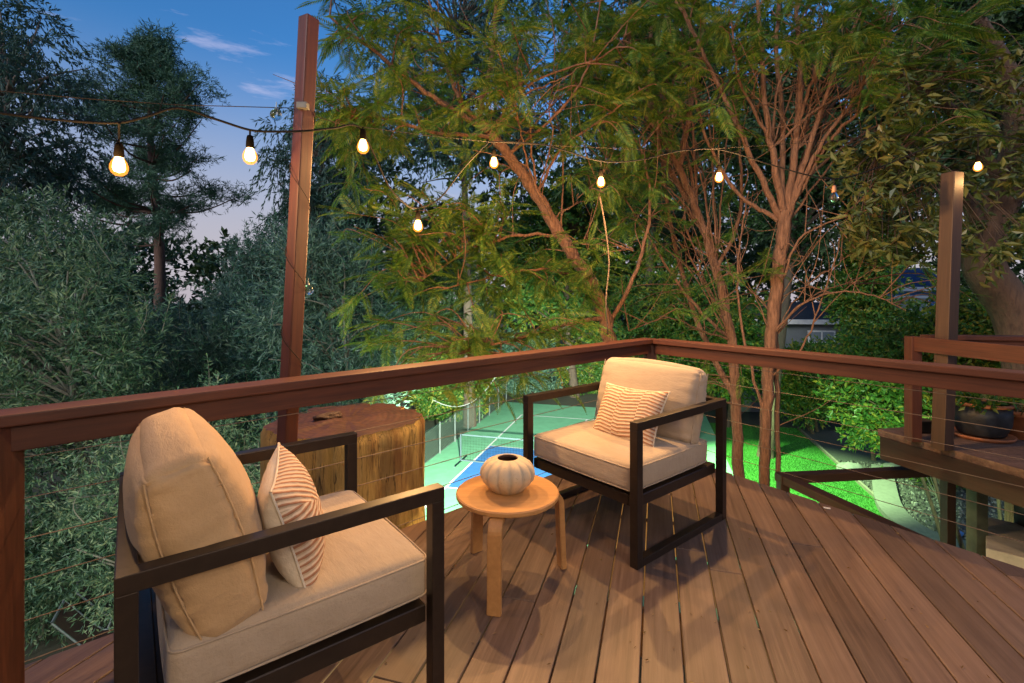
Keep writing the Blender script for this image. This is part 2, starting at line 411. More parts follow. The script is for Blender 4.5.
# ------------------------------------------------------------------ cut trunk and the thing on top
def tz(a): return .016*mnoise.noise(Vector((math.cos(a)*2.2,math.sin(a)*2.2,5)))+.007*mnoise.noise(Vector((math.cos(a)*9,math.sin(a)*9,1)))
def stump():
    c=Vector((-.985,2.905,0)); zt=.535; zb=YARD-.1; Rr=.425
    m,nt,b=nodes('weathered_trunk_wood')
    v=coord(nt,(6,6,.9)); f=noise(nt,v,2.6,9,.75); f2=noise(nt,coord(nt,(2,2,.6)),2,4)
    col=ramp(nt,f,[(.25,(.34,.18,.05)),(.42,(.62,.40,.11)),(.75,(.80,.58,.21))])
    col=mix(nt,ramp(nt,f2,[(.56,(0,0,0)),(.72,(1,1,1))]),col,(.24,.11,.035))
    nt.links.new(col,b.inputs['Base Color']); b.inputs['Roughness'].default_value=.8; cr=noise(nt,coord(nt,(7,7,.5)),1.5,5,.6); cm_=ramp(nt,math_(nt,'ABSOLUTE',math_(nt,'SUBTRACT',cr,.5)),[(0,(1,1,1)),(.010,(0,0,0))])
    col=mix(nt,math_(nt,'MULTIPLY',cm_,.85),col,(.03,.013,.006)); nt.links.new(col,b.inputs['Base Color'])
    bump(nt,b,f,1.0,.06)
    n=144; bm=bmesh.new(); zs=[zb,-3,-2,-1.2,-.8,-.5,-.3,-.15,0,.1,.2,.3,.38,.45,.5,.525,zt]; rings=[]
    for z in zs:
        ring=[]
        for i in range(n):
            a=2*math.pi*i/n
            rr=Rr*(1+.045*math.sin(2*a+.6)+.03*math.sin(5*a+1+z*.4)+.010*math.sin(17*a+z*2+3*math.sin(a*3)))+max(0,-z)*.03
            rr+=.022*mnoise.noise(Vector((math.cos(a)*7,math.sin(a)*7,z*1.5)))
            cr=mnoise.noise(Vector((math.cos(a)*5+9,math.sin(a)*5,z*.25)))
            if cr>.28: rr-=.30*(cr-.28)
            if z>zt-.015: rr-=.014
            ring.append(bm.verts.new((rr*math.cos(a),rr*math.sin(a),z+(tz(a) if z>.5 else 0))))
        rings.append(ring)
    for a,b2 in zip(rings,rings[1:]):
        for i in range(n): bm.faces.new((a[i],a[(i+1)%n],b2[(i+1)%n],b2[i]))
    t=empty('cut_trunk',(c.x,c.y,YARD)); tag(t,'massive yellowish sawn off tree trunk rising outside the railing','tree trunk')
    o=from_bm('trunk_side',bm,m,t,Matrix.Translation((0,0,-YARD)),True)
    m2,nt,b=nodes('sawn_trunk_top')
    v=coord(nt); f=noise(nt,v,4,6,.65)
    wv=N(nt,'ShaderNodeTexWave',wave_type='RINGS',rings_direction='Z'); wv.inputs['Scale'].default_value=9; wv.inputs['Distortion'].default_value=6; wv.inputs['Detail'].default_value=3
    nt.links.new(v,wv.inputs['Vector'])
    col=mix(nt,.35,ramp(nt,f,[(.3,(.022,.010,.007)),(.7,(.085,.036,.024))]),ramp(nt,wv.outputs['Fac'],[(0,(.025,.011,.008)),(1,(.09,.04,.026))]))
    nt.links.new(col,b.inputs['Base Color']); b.inputs['Roughness'].default_value=.55; bump(nt,b,f,.6,.02)
    bm=bmesh.new(); prev=None
    for k in range(14,-1,-1):
        s=k/14; ring=[]
        for i in range(n):
            p=rings_co[i]; x,y=p[0]*s,p[1]*s
            z=zt+.004+(.02*mnoise.noise(Vector((x*5,y*5,2)))+.012*mnoise.noise(Vector((x*16,y*16,4))))*(1-s*s)
            ring.append(bm.verts.new((x,y,(z if k<14 else zt)+tz(2*math.pi*i/n)*s)))
        if prev:
            for i in range(n): bm.faces.new((prev[i],prev[(i+1)%n],ring[(i+1)%n],ring[i]))
        prev=ring
    bmesh.ops.remove_doubles(bm,verts=bm.verts,dist=.0004)
    from_bm('sawn_top',bm,m2,t,Matrix.Translation((0,0,-YARD)),True)
    # rough chunk of wood lying on it
    bm=bmesh.new(); bmesh.ops.create_icosphere(bm,subdivisions=4,radius=1)
    for q in bm.verts:
        k=1+.35*mnoise.noise(q.co*1.6)+.12*mnoise.noise(q.co*5)
        q.co=Vector((q.co.x*.085*k,q.co.y*.03*k,max(-.012,q.co.z*.026*k)))
    ch=from_bm('wood_chunk',bm,plain('dark_driftwood',(.05,.03,.025),.7,0,.5,40,.6),None,Matrix.Translation(c+Vector((-.095,-.02,zt+.02)))@Matrix.Rotation(R(35),4,'Z'),True)
    tag(ch,'small dark chunk of wood lying on the sawn trunk top','wood piece')
# the outline of the top ring is needed twice
def _ring():
    out=[]; Rr=.425; z=.535
    for i in range(144):
        a=2*math.pi*i/144
        rr=Rr*(1+.045*math.sin(2*a+.6)+.03*math.sin(5*a+1+z*.4)+.010*math.sin(17*a+z*2+3*math.sin(a*3)))
        rr+=.022*mnoise.noise(Vector((math.cos(a)*7,math.sin(a)*7,z*1.5)))
        cr=mnoise.noise(Vector((math.cos(a)*5+9,math.sin(a)*5,z*.25)))
        if cr>.28: rr-=.30*(cr-.28)
        rr-=.014
        out.append((rr*math.cos(a),rr*math.sin(a)))
    return out
rings_co=_ring()
stump()

# ------------------------------------------------------------------ armchairs
def cushion_bm(w,d,h,r=.05,bul=.03,n=26,wr=.006,seed=0,sag=0.0,taper=0.0):
    bm=bmesh.new(); bmesh.ops.create_grid(bm,x_segments=1,y_segments=1,size=1); bm.clear()
    vs={}
    def vert(u,v,ww):
        k=(round(u,4),round(v,4),round(ww,4))
        if k in vs: return vs[k]
        q=Vector((u*w/2,v*d/2,ww*h/2)); hb=Vector((w/2-r,d/2-r,h/2-r))
        c=Vector((max(-hb.x,min(hb.x,q.x)),max(-hb.y,min(hb.y,q.y)),max(-hb.z,min(hb.z,q.z))))
        dd=q-c; p=c+(dd.normalized()*r if dd.length>1e-6 else dd)
        bx=(1-u*u)*(1-v*v); p.z+=(1 if ww>0 else -1)*abs(ww)**2*bul*bx**.7
        p.x+=(1 if u>0 else -1)*abs(u)**2*bul*.55*(1-v*v)*(1-ww*ww*.6); p.y+=(1 if v>0 else -1)*abs(v)**2*bul*.55*(1-u*u)*(1-ww*ww*.6)
        nn=mnoise.noise(Vector((p.x*9+seed,p.y*9,p.z*9)))*.6+mnoise.noise(Vector((p.x*24+seed,p.y*10,p.z*24)))*.4
        p+=(dd.normalized() if dd.length>1e-6 else Vector((0,0,1)))*nn*wr
        if taper:
            e=max(0,abs(v)-.55)/.45; p+=(dd.normalized() if dd.length>1e-6 else Vector((0,0,1)))*e*.0075*(mnoise.noise(Vector((u*11+seed,ww*1.6,v*2)))-.35*mnoise.noise(Vector((u*23,ww*3+seed,v*3))))
        p.z-=sag*bx
        if taper:
            p.z*=1+taper*((1-u*u)-.10*max(0,-u)**3); p.y*=1+.03*abs(u)**3*(abs(v)>.5)
        vs[k]=bm.verts.new(p); return vs[k]
    tt=[math.sin(math.pi/2*(2*i/n-1)) for i in range(n+1)]; m=12; tz=[math.sin(math.pi/2*(2*i/m-1)) for i in range(m+1)]
    for s in (-1,1):
        for i in range(n):
            for j in range(n):
                f=[vert(tt[a],tt[b],s) for a,b in ((i,j),(i+1,j),(i+1,j+1),(i,j+1))]
                bm.faces.new(f if s>0 else f[::-1])
    for i in range(n):
        for j in range(m):
            for s in (-1,1):
                f=[vert(tt[a],s,tz[b]) for a,b in ((i,j),(i+1,j),(i+1,j+1),(i,j+1))]; bm.faces.new(f if s<0 else f[::-1])
                f=[vert(s,tt[a],tz[b]) for a,b in ((i,j),(i+1,j),(i+1,j+1),(i,j+1))]; bm.faces.new(f if s>0 else f[::-1])
    return bm
def seam(w,d,z,r=.05,rad=.004,bul=.03,k=1.0):
    """closed piping path round a cushion at height z"""
    pts=[]
    hx,hy=w/2,d/2; rr=r*.9
    for (cx_,cy_,a0) in ((hx-rr,hy-rr,0),(-hx+rr,hy-rr,90),(-hx+rr,-hy+rr,180),(hx-rr,-hy+rr,270)):
        for a in range(0,91,15):
            pts.append(Vector((cx_+rr*math.cos(R(a0+a))*k,cy_+rr*math.sin(R(a0+a))*k,z)))
    full=[]
    for a,b in zip(pts,pts[1:]+pts[:1]):
        n=1 if (b-a).length<.05 else 14
        for i in range(n):
            p=a.lerp(b,i/n); u=p.x/hx; v=p.y/hy
            if n>1:
                if abs(abs(p.y)-hy)<.002: p.y+=math.copysign(bul*.5*(1-u*u),p.y)
                else: p.x+=math.copysign(bul*.5*(1-v*v),p.x)
            full.append(p)
    full.append(full[0].copy())
    t=Tubes(); t.add(full,rad,6,False); return t
def armchair(label,loc,rz,back_tilt,back_dx,fab,fabb,seed,plump=.155,bhh=.465):
    t=empty('outdoor_armchair',loc,rz); tag(t,label,'armchair','pair of facing outdoor armchairs')
    fr=M['frame']; hd,hw,T=.398,.39,.042; arm=.682
    def bar(nm,a,b,w,h): 
        a,b=Vector(a),Vector(b); d=b-a; x=d.normalized(); up=Vector((0,0,1)) if abs(x.z)<.9 else Vector((1,0,0))
        y=up.cross(x).normalized(); z=x.cross(y); W=Matrix((x,y,z)).transposed().to_4x4(); W.translation=(a+b)/2
        bm=box_bm(d.length,w,h,.003,2); return from_bm(nm,bm,fr,t,W)
    e=T/2
    for s in (-1,1):
        y=s*(hw-e)
        bar('leg',(hd-e,y,0),(hd-e,y,arm-T+.001),T,T)
        bar('leg',(-hd+e,y,0),(-hd+e,y,arm-T+.001),T,T)
        bar('armrest',(-hd,y,arm-e),(hd,y,arm-e),T+.001,T)
        bar('floor_rail',(-hd+T,y,e*.9),(hd-T,y,e*.9),T-.002,T*.9)
    bar('back_rail',(-hd+e,-hw+T,arm-e-.001),(-hd+e,hw-T,arm-e-.001),T,T-.002)
    bm=bmesh.new()
    z=.285
    for (sx,sy,cx_,cy_) in ((2*hd-2*T,.04,0,hw-T-.02),(2*hd-2*T,.04,0,-hw+T+.02),(.04,2*hw-2*T-.08,hd-T-.02,0),(.04,2*hw-2*T-.08,-hd+T+.02,0)):
        box_bm(sx,sy,.055,.003,1,cx_,cy_,z,bm)
    for k in range(6): box_bm(.05,2*hw-2*T-.08,.012,.002,1,-.3+k*.115,0,z+.015,bm)
    from_bm('seat_frame',bm,fr,t)
    sw,sd_,sh=2*hd-.12,2*hw-2*T-.012,.135
    c=from_bm('seat_cushion',cushion_bm(sw,sd_,sh,.032,.010,30,.003,seed),fab,t,Matrix.Translation((.035,0,z+.0285+sh/2+.012)),True)
    seam(sw-.004,sd_-.004,sh/2-.014,.032,.0032,.010).build('piping',fab,c); seam(sw-.004,sd_-.004,-sh/2+.014,.032,.0032,.010).build('piping',fab,c)
    bw,bh,bt=2*hw-2*T-.04,bhh,plump
    Mb=Matrix.Translation((back_dx,0,z+.150+bh/2*math.cos(back_tilt)))@Matrix.Rotation(-back_tilt,4,'Y')@Matrix.Rotation(R(90),4,'Y')
    # local x = downwards along height, y = width, z = thickness
    c=from_bm('back_cushion',cushion_bm(bh,bw,bt,.045,.042,44,.0035,seed+5,0,.26),fabb,t,Mb,True)
    for sg in (1,-1):       # two stitched seams of the side panels
        for e in (-1,1):
            tb=Tubes(); pts=[]
            for k in range(41):
                u=-1+2*k/40; u*=.93; z=sg*(bt/2-.014)*(1+.26*((1-u*u)-.10*max(0,-u)**3)); pts.append((u*bh/2,e*(bw/2-.006+.05*.55*(1-u*u)*.32+.03*abs(u)**3*bw/2),z))
            tb.add(pts,.0028,5,False); tb.build('seam',fabb,c)
            if sg>0:
                u=-.60; zz=(bt/2-.016)*(1+.26*(1-u*u)); tb=Tubes(); tb.add([(u*bh/2-.012*math.cos(q*1.5),e*(bw/2-.004+.0275*(1-u*u)*.5*(1-.3*q*q)),zz*q) for q in np.linspace(-1,1,15)],.003,5,False); tb.build('seam',fabb,c)
    return t
CH_A=armchair('bronze framed armchair with tan cushions closest to the camera and the cut trunk',(-.763,1.574,0),R(90-51.9),R(16),-.225,M['fab'],M['fab_lit'],1.0)
CH_B=armchair('bronze framed armchair with tan cushions in the corner of the deck railing',(.645,2.832,0),R(90-230.8),R(15),-.225,M['fab'],M['fab'],9.0,.09,.43); CH_B.scale=(1.045,1.045,1.0)

def stripe_mat(name, fan):
    m,nt,b=nodes(name); v=coord(nt); sp=nt.nodes.new('ShaderNodeSeparateXYZ'); nt.links.new(v,sp.inputs[0])
    x,y=sp.outputs[0],sp.outputs[1]
    if fan:     # stripes fanning out from two corners
        sel=math_(nt,'GREATER_THAN',math_(nt,'ADD',x,math_(nt,'MULTIPLY',y,-.5)),-.02)
        cur=math_(nt,'MULTIPLY',math_(nt,'MULTIPLY',y,y),1.3)
        pa_=math_(nt,'ADD',x,math_(nt,'ADD',cur,math_(nt,'MULTIPLY',y,.25))); pb2=math_(nt,'ADD',x,math_(nt,'MULTIPLY',y,-.75))
        ph=math_(nt,'ADD',math_(nt,'MULTIPLY',pa_,sel),math_(nt,'MULTIPLY',pb2,math_(nt,'SUBTRACT',1.0,sel)))
        ph=math_(nt,'MULTIPLY',ph,2*math.pi*50)
    else:       # panels of gently slanting stripes
        pan=math_(nt,'FLOOR',math_(nt,'MULTIPLY',math_(nt,'ADD',y,.5),6.6)); tri=math_(nt,'PINGPONG',y,.15)
        ph=math_(nt,'MULTIPLY',math_(nt,'ADD',x,math_(nt,'ADD',math_(nt,'MULTIPLY',tri,.14),math_(nt,'MULTIPLY',pan,.0087))),2*math.pi*50)
    s=math_(nt,'SINE',ph); nz=noise(nt,v,45,3); nz2=noise(nt,v,9,3)
    s=math_(nt,'ADD',s,math_(nt,'MULTIPLY',math_(nt,'SUBTRACT',nz,.5),1.6))
    col=ramp(nt,s,[(.22,(.66,.52,.38)),(.50,(.36,.15,.075))])
    col=mix(nt,math_(nt,'MULTIPLY',nz2,.3),col,(.60,.42,.28))
    nt.links.new(col,b.inputs['Base Color']); b.inputs['Roughness'].default_value=.95; bump(nt,b,s,.5,.006); return m
def throw_pillow(label,parent_t,lm,w,d,h,mat,name='throw_pillow'):
    n=36; V=[];Q=[];mi=[]
    tt=[math.sin(math.pi/2*(2*i/n-1))*.5+.5*(2*i/n-1) for i in range(n+1)]
    for s in (1,-1):
        b=len(V)
        for i in range(n+1):
            for j in range(n+1):
                u,v=tt[i],tt[j]; pin=1-.10*(1-u*u)*abs(v)**3 ; pin2=1-.10*(1-v*v)*abs(u)**3
                k=((1-abs(u)**2.4)*(1-abs(v)**2.4))
                z=s*h/2*max(0,k)**.5
                z+=s*.004*mnoise.noise(Vector((u*5,v*5,s*3)))*min(1,k*4)
                V.append((u*w/2*pin2,v*d/2*pin,z))
        for i in range(n):
            for j in range(n):
                q=[b+i*(n+1)+j,b+(i+1)*(n+1)+j,b+(i+1)*(n+1)+j+1,b+i*(n+1)+j+1]
                Q.append(q if s>0 else q[::-1]); mi.append(0 if s>0 else 1)
    o=np_mesh(name,V,Q,[mat,M['cream']],None,True,mi)
    bm=bmesh.new(); bm.from_mesh(o.data); bmesh.ops.remove_doubles(bm,verts=bm.verts,dist=.0002); bm.to_mesh(o.data); bm.free()
    o.matrix_local=tmat(parent_t)@lm; tag(o,label,'pillow','striped throw pillows on the armchairs')
    # seam round the edge
    pts=[]
    def edge(u,v):
        pin=1-.10*(1-u*u)*abs(v)**3; pin2=1-.10*(1-v*v)*abs(u)**3; return Vector((u*w/2*pin2,v*d/2*pin,0))
    for k in range(80):
        s=k/80*4; e=int(s); f=2*(s-e)-1
        pts.append(edge(*((f,-1),(1,f),(-f,1),(-1,-f))[e]))
    pts.append(pts[0].copy()); tb=Tubes(); tb.add(pts,.004,5,False); tb.build('piping',M['cream'],o)
    return o
# left pillow: stands on the seat, leaning on the back cushion
throw_pillow('square rust striped pillow on the nearer armchair beside the plump back cushion',CH_A,
   Matrix.Translation((.02,-.125,.603))@Matrix.Rotation(R(-17),4,'Z')@Matrix.Rotation(R(-16),4,'Y')@Matrix.Rotation(R(90),4,'Y')@Matrix.Rotation(R(5),4,'Z'),.345,.36,.16,stripe_mat('fan_stripe_fabric',True))
throw_pillow('oblong rust striped pillow on the armchair in the railing corner',CH_B,
   Matrix.Translation((-.02,.02,.58))@Matrix.Rotation(R(-6),4,'Z')@Matrix.Rotation(R(-28),4,'Y')@Matrix.Rotation(R(90),4,'Y')@Matrix.Rotation(R(3),4,'Z'),.34,.48,.13,stripe_mat('panel_stripe_fabric',False))

# ------------------------------------------------------------------ low round table and vase
def table():
    c=Vector((-.02,2.205,0)); zt=.392; Rr=.232
    t=empty('side_table',c); tag(t,'low round birch side table on three bent legs between the armchairs','table')
    pr=[(0,zt-.024),(Rr-.006,zt-.024),(Rr,zt-.018),(Rr,zt-.005),(Rr-.005,zt),(0,zt)]
    bm,_=lathe_bm(pr,72); bmesh.ops.remove_doubles(bm,verts=bm.verts,dist=.0001); from_bm('tabletop',bm,M['birch'],t)
    for a in (-101,18,126):
        bm=bmesh.new(); wd,th=.058,.026; rad=.05; Ro=.268
        path=[Vector((.07,zt-.024-th/2-.001))]
        for k in range(0,9):
            q=R(90-k*90/8); path.append(Vector((Ro-rad-th/2+(rad)*math.cos(q), zt-.025-th/2-rad+rad*math.sin(q))))
        path.append(Vector((Ro-th/2+.012,0)))
        prev=None
        for i,p in enumerate(path):
            a0=path[max(0,i-1)]; a1=path[min(len(path)-1,i+1)]; tn=(a1-a0).normalized(); nn=Vector((-tn.y,tn.x))
            o_=p+nn*th/2; i_=p-nn*th/2
            if i==len(path)-1: o_.y=0; i_.y=0
            ring=[bm.verts.new((o_.x,-wd/2,o_.y)),bm.verts.new((o_.x,wd/2,o_.y)),bm.verts.new((i_.x,wd/2,i_.y)),bm.verts.new((i_.x,-wd/2,i_.y))]
            if prev:
                for k in range(4): bm.faces.new((prev[k],prev[(k+1)%4],ring[(k+1)%4],ring[k]))
            else: bm.faces.new(ring[::-1])
            prev=ring
        bm.faces.new(prev); bmesh.ops.recalc_face_normals(bm,faces=bm.faces)
        es=[e for e in bm.edges if len(e.link_faces)==2 and e.calc_face_angle(0)>1.2]
        bmesh.ops.bevel(bm,geom=es,offset=.003,segments=2,affect='EDGES')
        from_bm('leg',bm,M['birch'],t,Matrix.Rotation(R(a),4,'Z'))
    # vase
    vt=empty('ribbed_vase',c+Vector((.0,.01,zt+.001))); vt.scale=(1.02,1.02,.93); tag(vt,'round ribbed cream ceramic vase with a wide dark mouth','vase')
    m,nt,b=nodes('cream_ceramic')
    tc=nt.nodes.new('ShaderNodeTexCoord'); sp=nt.nodes.new('ShaderNodeSeparateXYZ'); nt.links.new(tc.outputs['Object'],sp.inputs[0])
    ang=math_(nt,'ARCTAN2',sp.outputs[1],sp.outputs[0]); st=math_(nt,'ABSOLUTE',math_(nt,'SINE',math_(nt,'MULTIPLY',ang,6.5)))
    f=noise(nt,coord(nt,(10,10,3)),3,4)
    col=mix(nt,ramp(nt,math_(nt,'ADD',math_(nt,'MULTIPLY',st,-.6),f),[(.05,(0,0,0)),(.42,(1,1,1))]),(.60,.47,.31),(.46,.39,.29))
    sp2=noise(nt,coord(nt),90,2); col=mix(nt,math_(nt,'MULTIPLY',ramp(nt,sp2,[(.6,(0,0,0)),(.7,(1,1,1))]),.4),col,(.3,.22,.14))
    nt.links.new(col,b.inputs['Base Color']); b.inputs['Roughness'].default_value=.6
    prof=[(.0,0,0),(.066,0,0),(.074,.004,.2),(.098,.03,.8),(.118,.056,1),(.124,.081,1),(.119,.106,1),(.103,.130,1),(.080,.145,.6),(.056,.153,.15),(.049,.1555,0),(.045,.152,0),(.044,.142,0),(.06,.13,0),(.09,.095,0),(.09,.05,0),(.05,.012,0),(0,.01,0)]
    bm,_=lathe_bm(prof,156,13,.075); bmesh.ops.remove_doubles(bm,verts=bm.verts,dist=.0001)
    o=from_bm('vase_body',bm,[m,plain('vase_inside',(.09,.045,.03),.8)],vt,None,True)
    for p in o.data.polygons:
        r=math.hypot(p.center.x,p.center.y)
        if p.normal.z*0+ (p.center.z>.005 and (p.normal.x*p.center.x+p.normal.y*p.center.y)<-1e-6 and p.center.z<.150): p.material_index=1
table()
bm=box_bm(.035,.018,.004,.001); o=from_bm('white_chip',bm,M['white'],None,Matrix.Translation(G(827,508,.004))@Matrix.Rotation(R(-25),4,'Z')); tag(o,'tiny white chip lying near the deck edge by the stair well','chip')

# ------------------------------------------------------------------ string lights
POSTD=.06
cordpts=[(-60,103,1.75),(0,113,1.80),(60,120,1.87),(115,123,1.93),(145,117,1.98),(178,108,2.05),(215,119,2.12),(250,130,2.2),(275,131.5,2.24),(304,131,2.28),(335,128,2.4),(357,126,2.55),(372,150,2.7),(388,185,2.85),(404,203,2.95),(417,208,3.05),(440,198,3.15),(462,170,3.25),(485,146,3.32),(495,142,3.35),(545,145,3.4),(600,161,3.5),(640,160,3.55),(680,151,3.62),(722,150,3.68),(775,166,3.74),(832,179,3.8),(880,167,3.85),(925,149,3.92),(978,136,4.0),(1024,140,4.0),(1090,150,4.0)]
cp3=[P(*q) for q in cordpts]; tb=Tubes(); tb.add(smooth_path(cp3,5)-np.array(tuple(cp3[9])),.0052,6,False)
o=tb.build('light_cord',M['black']); o.location=cp3[9]; tag(o,'black sagging cord of the string lights looping from post to trees','light cord')
wire=[(-60,84,1.95),(0,91,2.02),(90,99,2.12),(180,105,2.2),(290,108,2.30),(340,124,2.6),(415,134,3.0),(490,142,3.34),(580,147,3.5),(680,151,3.62),(800,143,3.75),(900,136,3.95),(1024,130,4.05),(1090,128,4.1)]
w3=[P(*q) for q in wire]; tb=Tubes(); tb.add(np.array([tuple(p-w3[4]) for p in w3]),.0021,5,False)
o=tb.build('support_wire',M['wire']); o.location=w3[4]; tag(o,'thin taut steel wire that carries the string light cord','wire')
def emis(name,c,s):
    m,nt,b=nodes(name); b.inputs['Base Color'].default_value=(*c,1); b.inputs['Emission Color'].default_value=(*c,1); b.inputs['Emission Strength'].default_value=s
    m.cycles.emission_sampling='NONE'; return m
M['glow']=emis('lit_bulb',(1.0,.72,.36),7); M['hot']=emis('bulb_filament',(1.0,.85,.55),60)
ms,nt,b=nodes('amber_glass'); nt.nodes.remove(b); tr=nt.nodes.new('ShaderNodeBsdfTransparent'); em=nt.nodes.new('ShaderNodeEmission'); ad=nt.nodes.new('ShaderNodeAddShader')
tr.inputs[0].default_value=(.9,.75,.5,1); em.inputs[0].default_value=(1.0,.32,.045,1); em.inputs[1].default_value=.30
nt.links.new(tr.outputs[0],ad.inputs[0]); nt.links.new(em.outputs[0],ad.inputs[1]); nt.links.new(ad.outputs[0],nt.nodes['Material Output'].inputs[0]); ms.cycles.emission_sampling='NONE'; M['shell']=ms
mg,nt,b=nodes('clear_glass'); b.inputs['Transmission Weight'].default_value=1; b.inputs['Roughness'].default_value=.12; b.inputs['IOR'].default_value=1.3; b.inputs['Base Color'].default_value=(1,.95,.86,1); M['glass']=mg
def bulb_proto():
    s,_=lathe_bm([(0,0),(.011,-.001),(.014,-.01),(.0165,-.03),(.0175,-.052),(.0145,-.056),(0,-.056)],20)
    g,_=lathe_bm([(.0135,-.056),(.017,-.062),(.0255,-.076),(.0305,-.091),(.031,-.103),(.026,-.118),(.014,-.129),(0,-.131)],24)
    c=Tubes(); c.add([(0,0,.07),(0,0,0)],.0035,6)
    f=Tubes(); f=f; f.add([(.004,0,-.062),(.006,0,-.095),(-.003,.004,-.1),(-.006,0,-.095),(-.004,0,-.062)],.0011,4,False)
    return s,g,c,f
bulbs=[(119,124,1.93,'lit bulb in front of the pine, leftmost on the string',1),(250,131,2.2,'lit bulb just left of the tall leaning post, against the sky',1),(363,127,2.58,'lit bulb just right of the tall leaning post, close under the wire',1),
 (418,208,3.05,'lit bulb at the bottom of the deep cord loop, lowest of all',1),(494,142,3.35,'lit bulb hanging where the cord crosses the leaning tree limb',1),(601,161,3.5,'lit bulb above the thin dangling twig, next after the leaning limb',1),
 (719,150,3.68,'lit bulb left of the many stemmed tree, beside its trunks',1),(834,179,3.8,'clear unlit bulb hanging right of the many stemmed tree',0),(978,136,4.0,'lit bulb beside the top of the brown post on the platform, rightmost',1)]
bs,bgm,bc,bf=bulb_proto(); proto={}
drop={119:.075,250:.02,363:.01,418:.02,494:.05,601:.06,719:.115,834:.05,978:.16}
def mesh_of(bm,name,sm=True):
    me=bpy.data.meshes.new(name); bm.to_mesh(me); bm.free()
    for p in me.polygons: p.use_smooth=sm
    return me
socket_me=mesh_of(bs,'socket'); sk=plain('brown_socket',(.004,.003,.002),.9); sk.node_tree.nodes['Principled BSDF'].inputs['Specular IOR Level'].default_value=.05; brown_me=socket_me.copy(); socket_me.materials.append(sk); brown_me.materials.append(plain('worn_brown_socket',(.16,.075,.035),.5))
lit_me=mesh_of(bgm,'bulb_glass'); clear_me=lit_me.copy(); lit_me.materials.append(M['shell'])
kb,_=lathe_bm([(0,-.057),(.0128,-.058),(.0175,-.072),(.0205,-.088),(.0212,-.101),(.017,-.112),(0,-.119)],18); core_me=mesh_of(kb,'glowing_core'); core_me.materials.append(M['glow']); clear_me.materials.append(M['glass'])
fo=bf.build('filament',M['hot']); fil_me=fo.data; bpy.data.objects.remove(fo)
for (px,py,Y,lab,lit) in bulbs:
    top=P(px,py,Y); d=drop[px]; t=empty('string_bulb',top+Vector((0,0,-d)),random.uniform(0,3)); tag(t,lab,'light bulb','bulbs of the string lights')
    for nm,me in (('socket',socket_me if lit else brown_me),('bulb_glass',lit_me if lit else clear_me)):
        o=bpy.data.objects.new(nm,me); COL.objects.link(o); o.parent=t
    if lit:
        o=bpy.data.objects.new('glowing_core',core_me); COL.objects.link(o); o.parent=t
    if not lit:
        o=bpy.data.objects.new('filament',fil_me.copy()); o.data.materials.clear(); o.data.materials.append(M['cable']); COL.objects.link(o); o.parent=t
    tb=Tubes(); tb.add([(0,0,d),(0,0,d*.4),(0,0,-.004)],.0042,6); tb.build('lead_wire',M['black'],t)
    if lit: lamp('bulb_light',top+Vector((0,-.09,-d-.20)),(8 if px<200 else 1.6) if Y<2.7 else (2.5 if px>900 else 24 if px<500 else 36),(1.0,.55,.20),.022)
# small clear glass globes near the tall post
for (px,py,Y,lab) in ((276,115,2.26,'clear glass globe hanging from the wire left of the leaning post'),(308,290,2.42,'clear glass globe hanging beside the leaning post at mid height')):
    bm=bmesh.new(); bmesh.ops.create_uvsphere(bm,u_segments=24,v_segments=14,radius=.026)
    t=empty('glass_globe',P(px,py,Y)); tag(t,lab,'glass globe','clear glass globes by the leaning post')
    from_bm('globe',bm,M['glass'],t,None,True)
    tb=Tubes(); tb.add([(0,0,.024),(.002,0,.06)],.002,5); tb.add([(.0,0,.026),(0,0,.032)],.008,8); tb.build('hanger',M['galv'],t)

# ------------------------------------------------------------------ second platform beyond the stair well
PE0=Vector((3.47,4.62,0)); PE1=Vector((3.80,3.20,0)); pd=(PE1-PE0).normalized(); pn=Vector((-pd.y,pd.x,0)); pn=pn if pn.x>0 else -pn
def platform():
    bm=bmesh.new(); a=PE0; bq=PE0+pd*3.2; c=bq+pn*3; d=a+pn*3
    vt=[bm.verts.new(p+Vector((0,0,z))) for z in (-.06,0) for p in (a,bq,c,d)]
    for f in ((0,1,2,3),(7,6,5,4),(0,4,5,1),(1,5,6,2),(2,6,7,3),(3,7,4,0)): bm.faces.new([vt[i] for i in f])
    bmesh.ops.recalc_face_normals(bm,faces=bm.faces)
    m,nt,b=nodes('dirty_planks'); f=noise(nt,coord(nt),14,6,.7); f2=noise(nt,coord(nt),3,3)
    col=ramp(nt,f,[(.3,(.06,.036,.026)),(.55,(.17,.10,.07)),(.75,(.27,.18,.13))]); col=mix(nt,math_(nt,'MULTIPLY',f2,.4),col,(.07,.045,.035))
    nt.links.new(col,b.inputs['Base Color']); b.inputs['Roughness'].default_value=.9; bump(nt,b,f,.8,.02)
    t=empty('side_platform',(PE0.x,PE0.y,0)); tag(t,'raised wooden platform with dirt and flower pots beyond the stair well','platform')
    o=from_bm('platform_top',bm,m); wparent(o,t,Matrix.Identity(4))
    beam('front_joist',PE0+pd*.02-pn*-.02+Vector((0,0,-.17)),bq-pn*-.02+Vector((0,0,-.17)),.04,.215,M['rail_dark'],t)
    beam('side_joist',PE0+pn*.05+Vector((0,0,-.17)),d+Vector((0,0,-.17))-pn*.05,.04,.215,M['rail_dark'],t)
    for k in (.5,1.9): beam('support_post',PE0+pd*k+pn*1.1+Vector((0,0,YARD)),PE0+pd*k+pn*1.1+Vector((0,0,-.28)),.14,.14,M['rail_dark'],t)
platform()
pa=Vector((3.38,4.22,0)); pb_=Vector((3.38,4.22,0))+(Vector((3.50,3.30,0))-pa).normalized()*2.2; d_=(pb_-pa).normalized()
pa_=pa+pn*.12; 
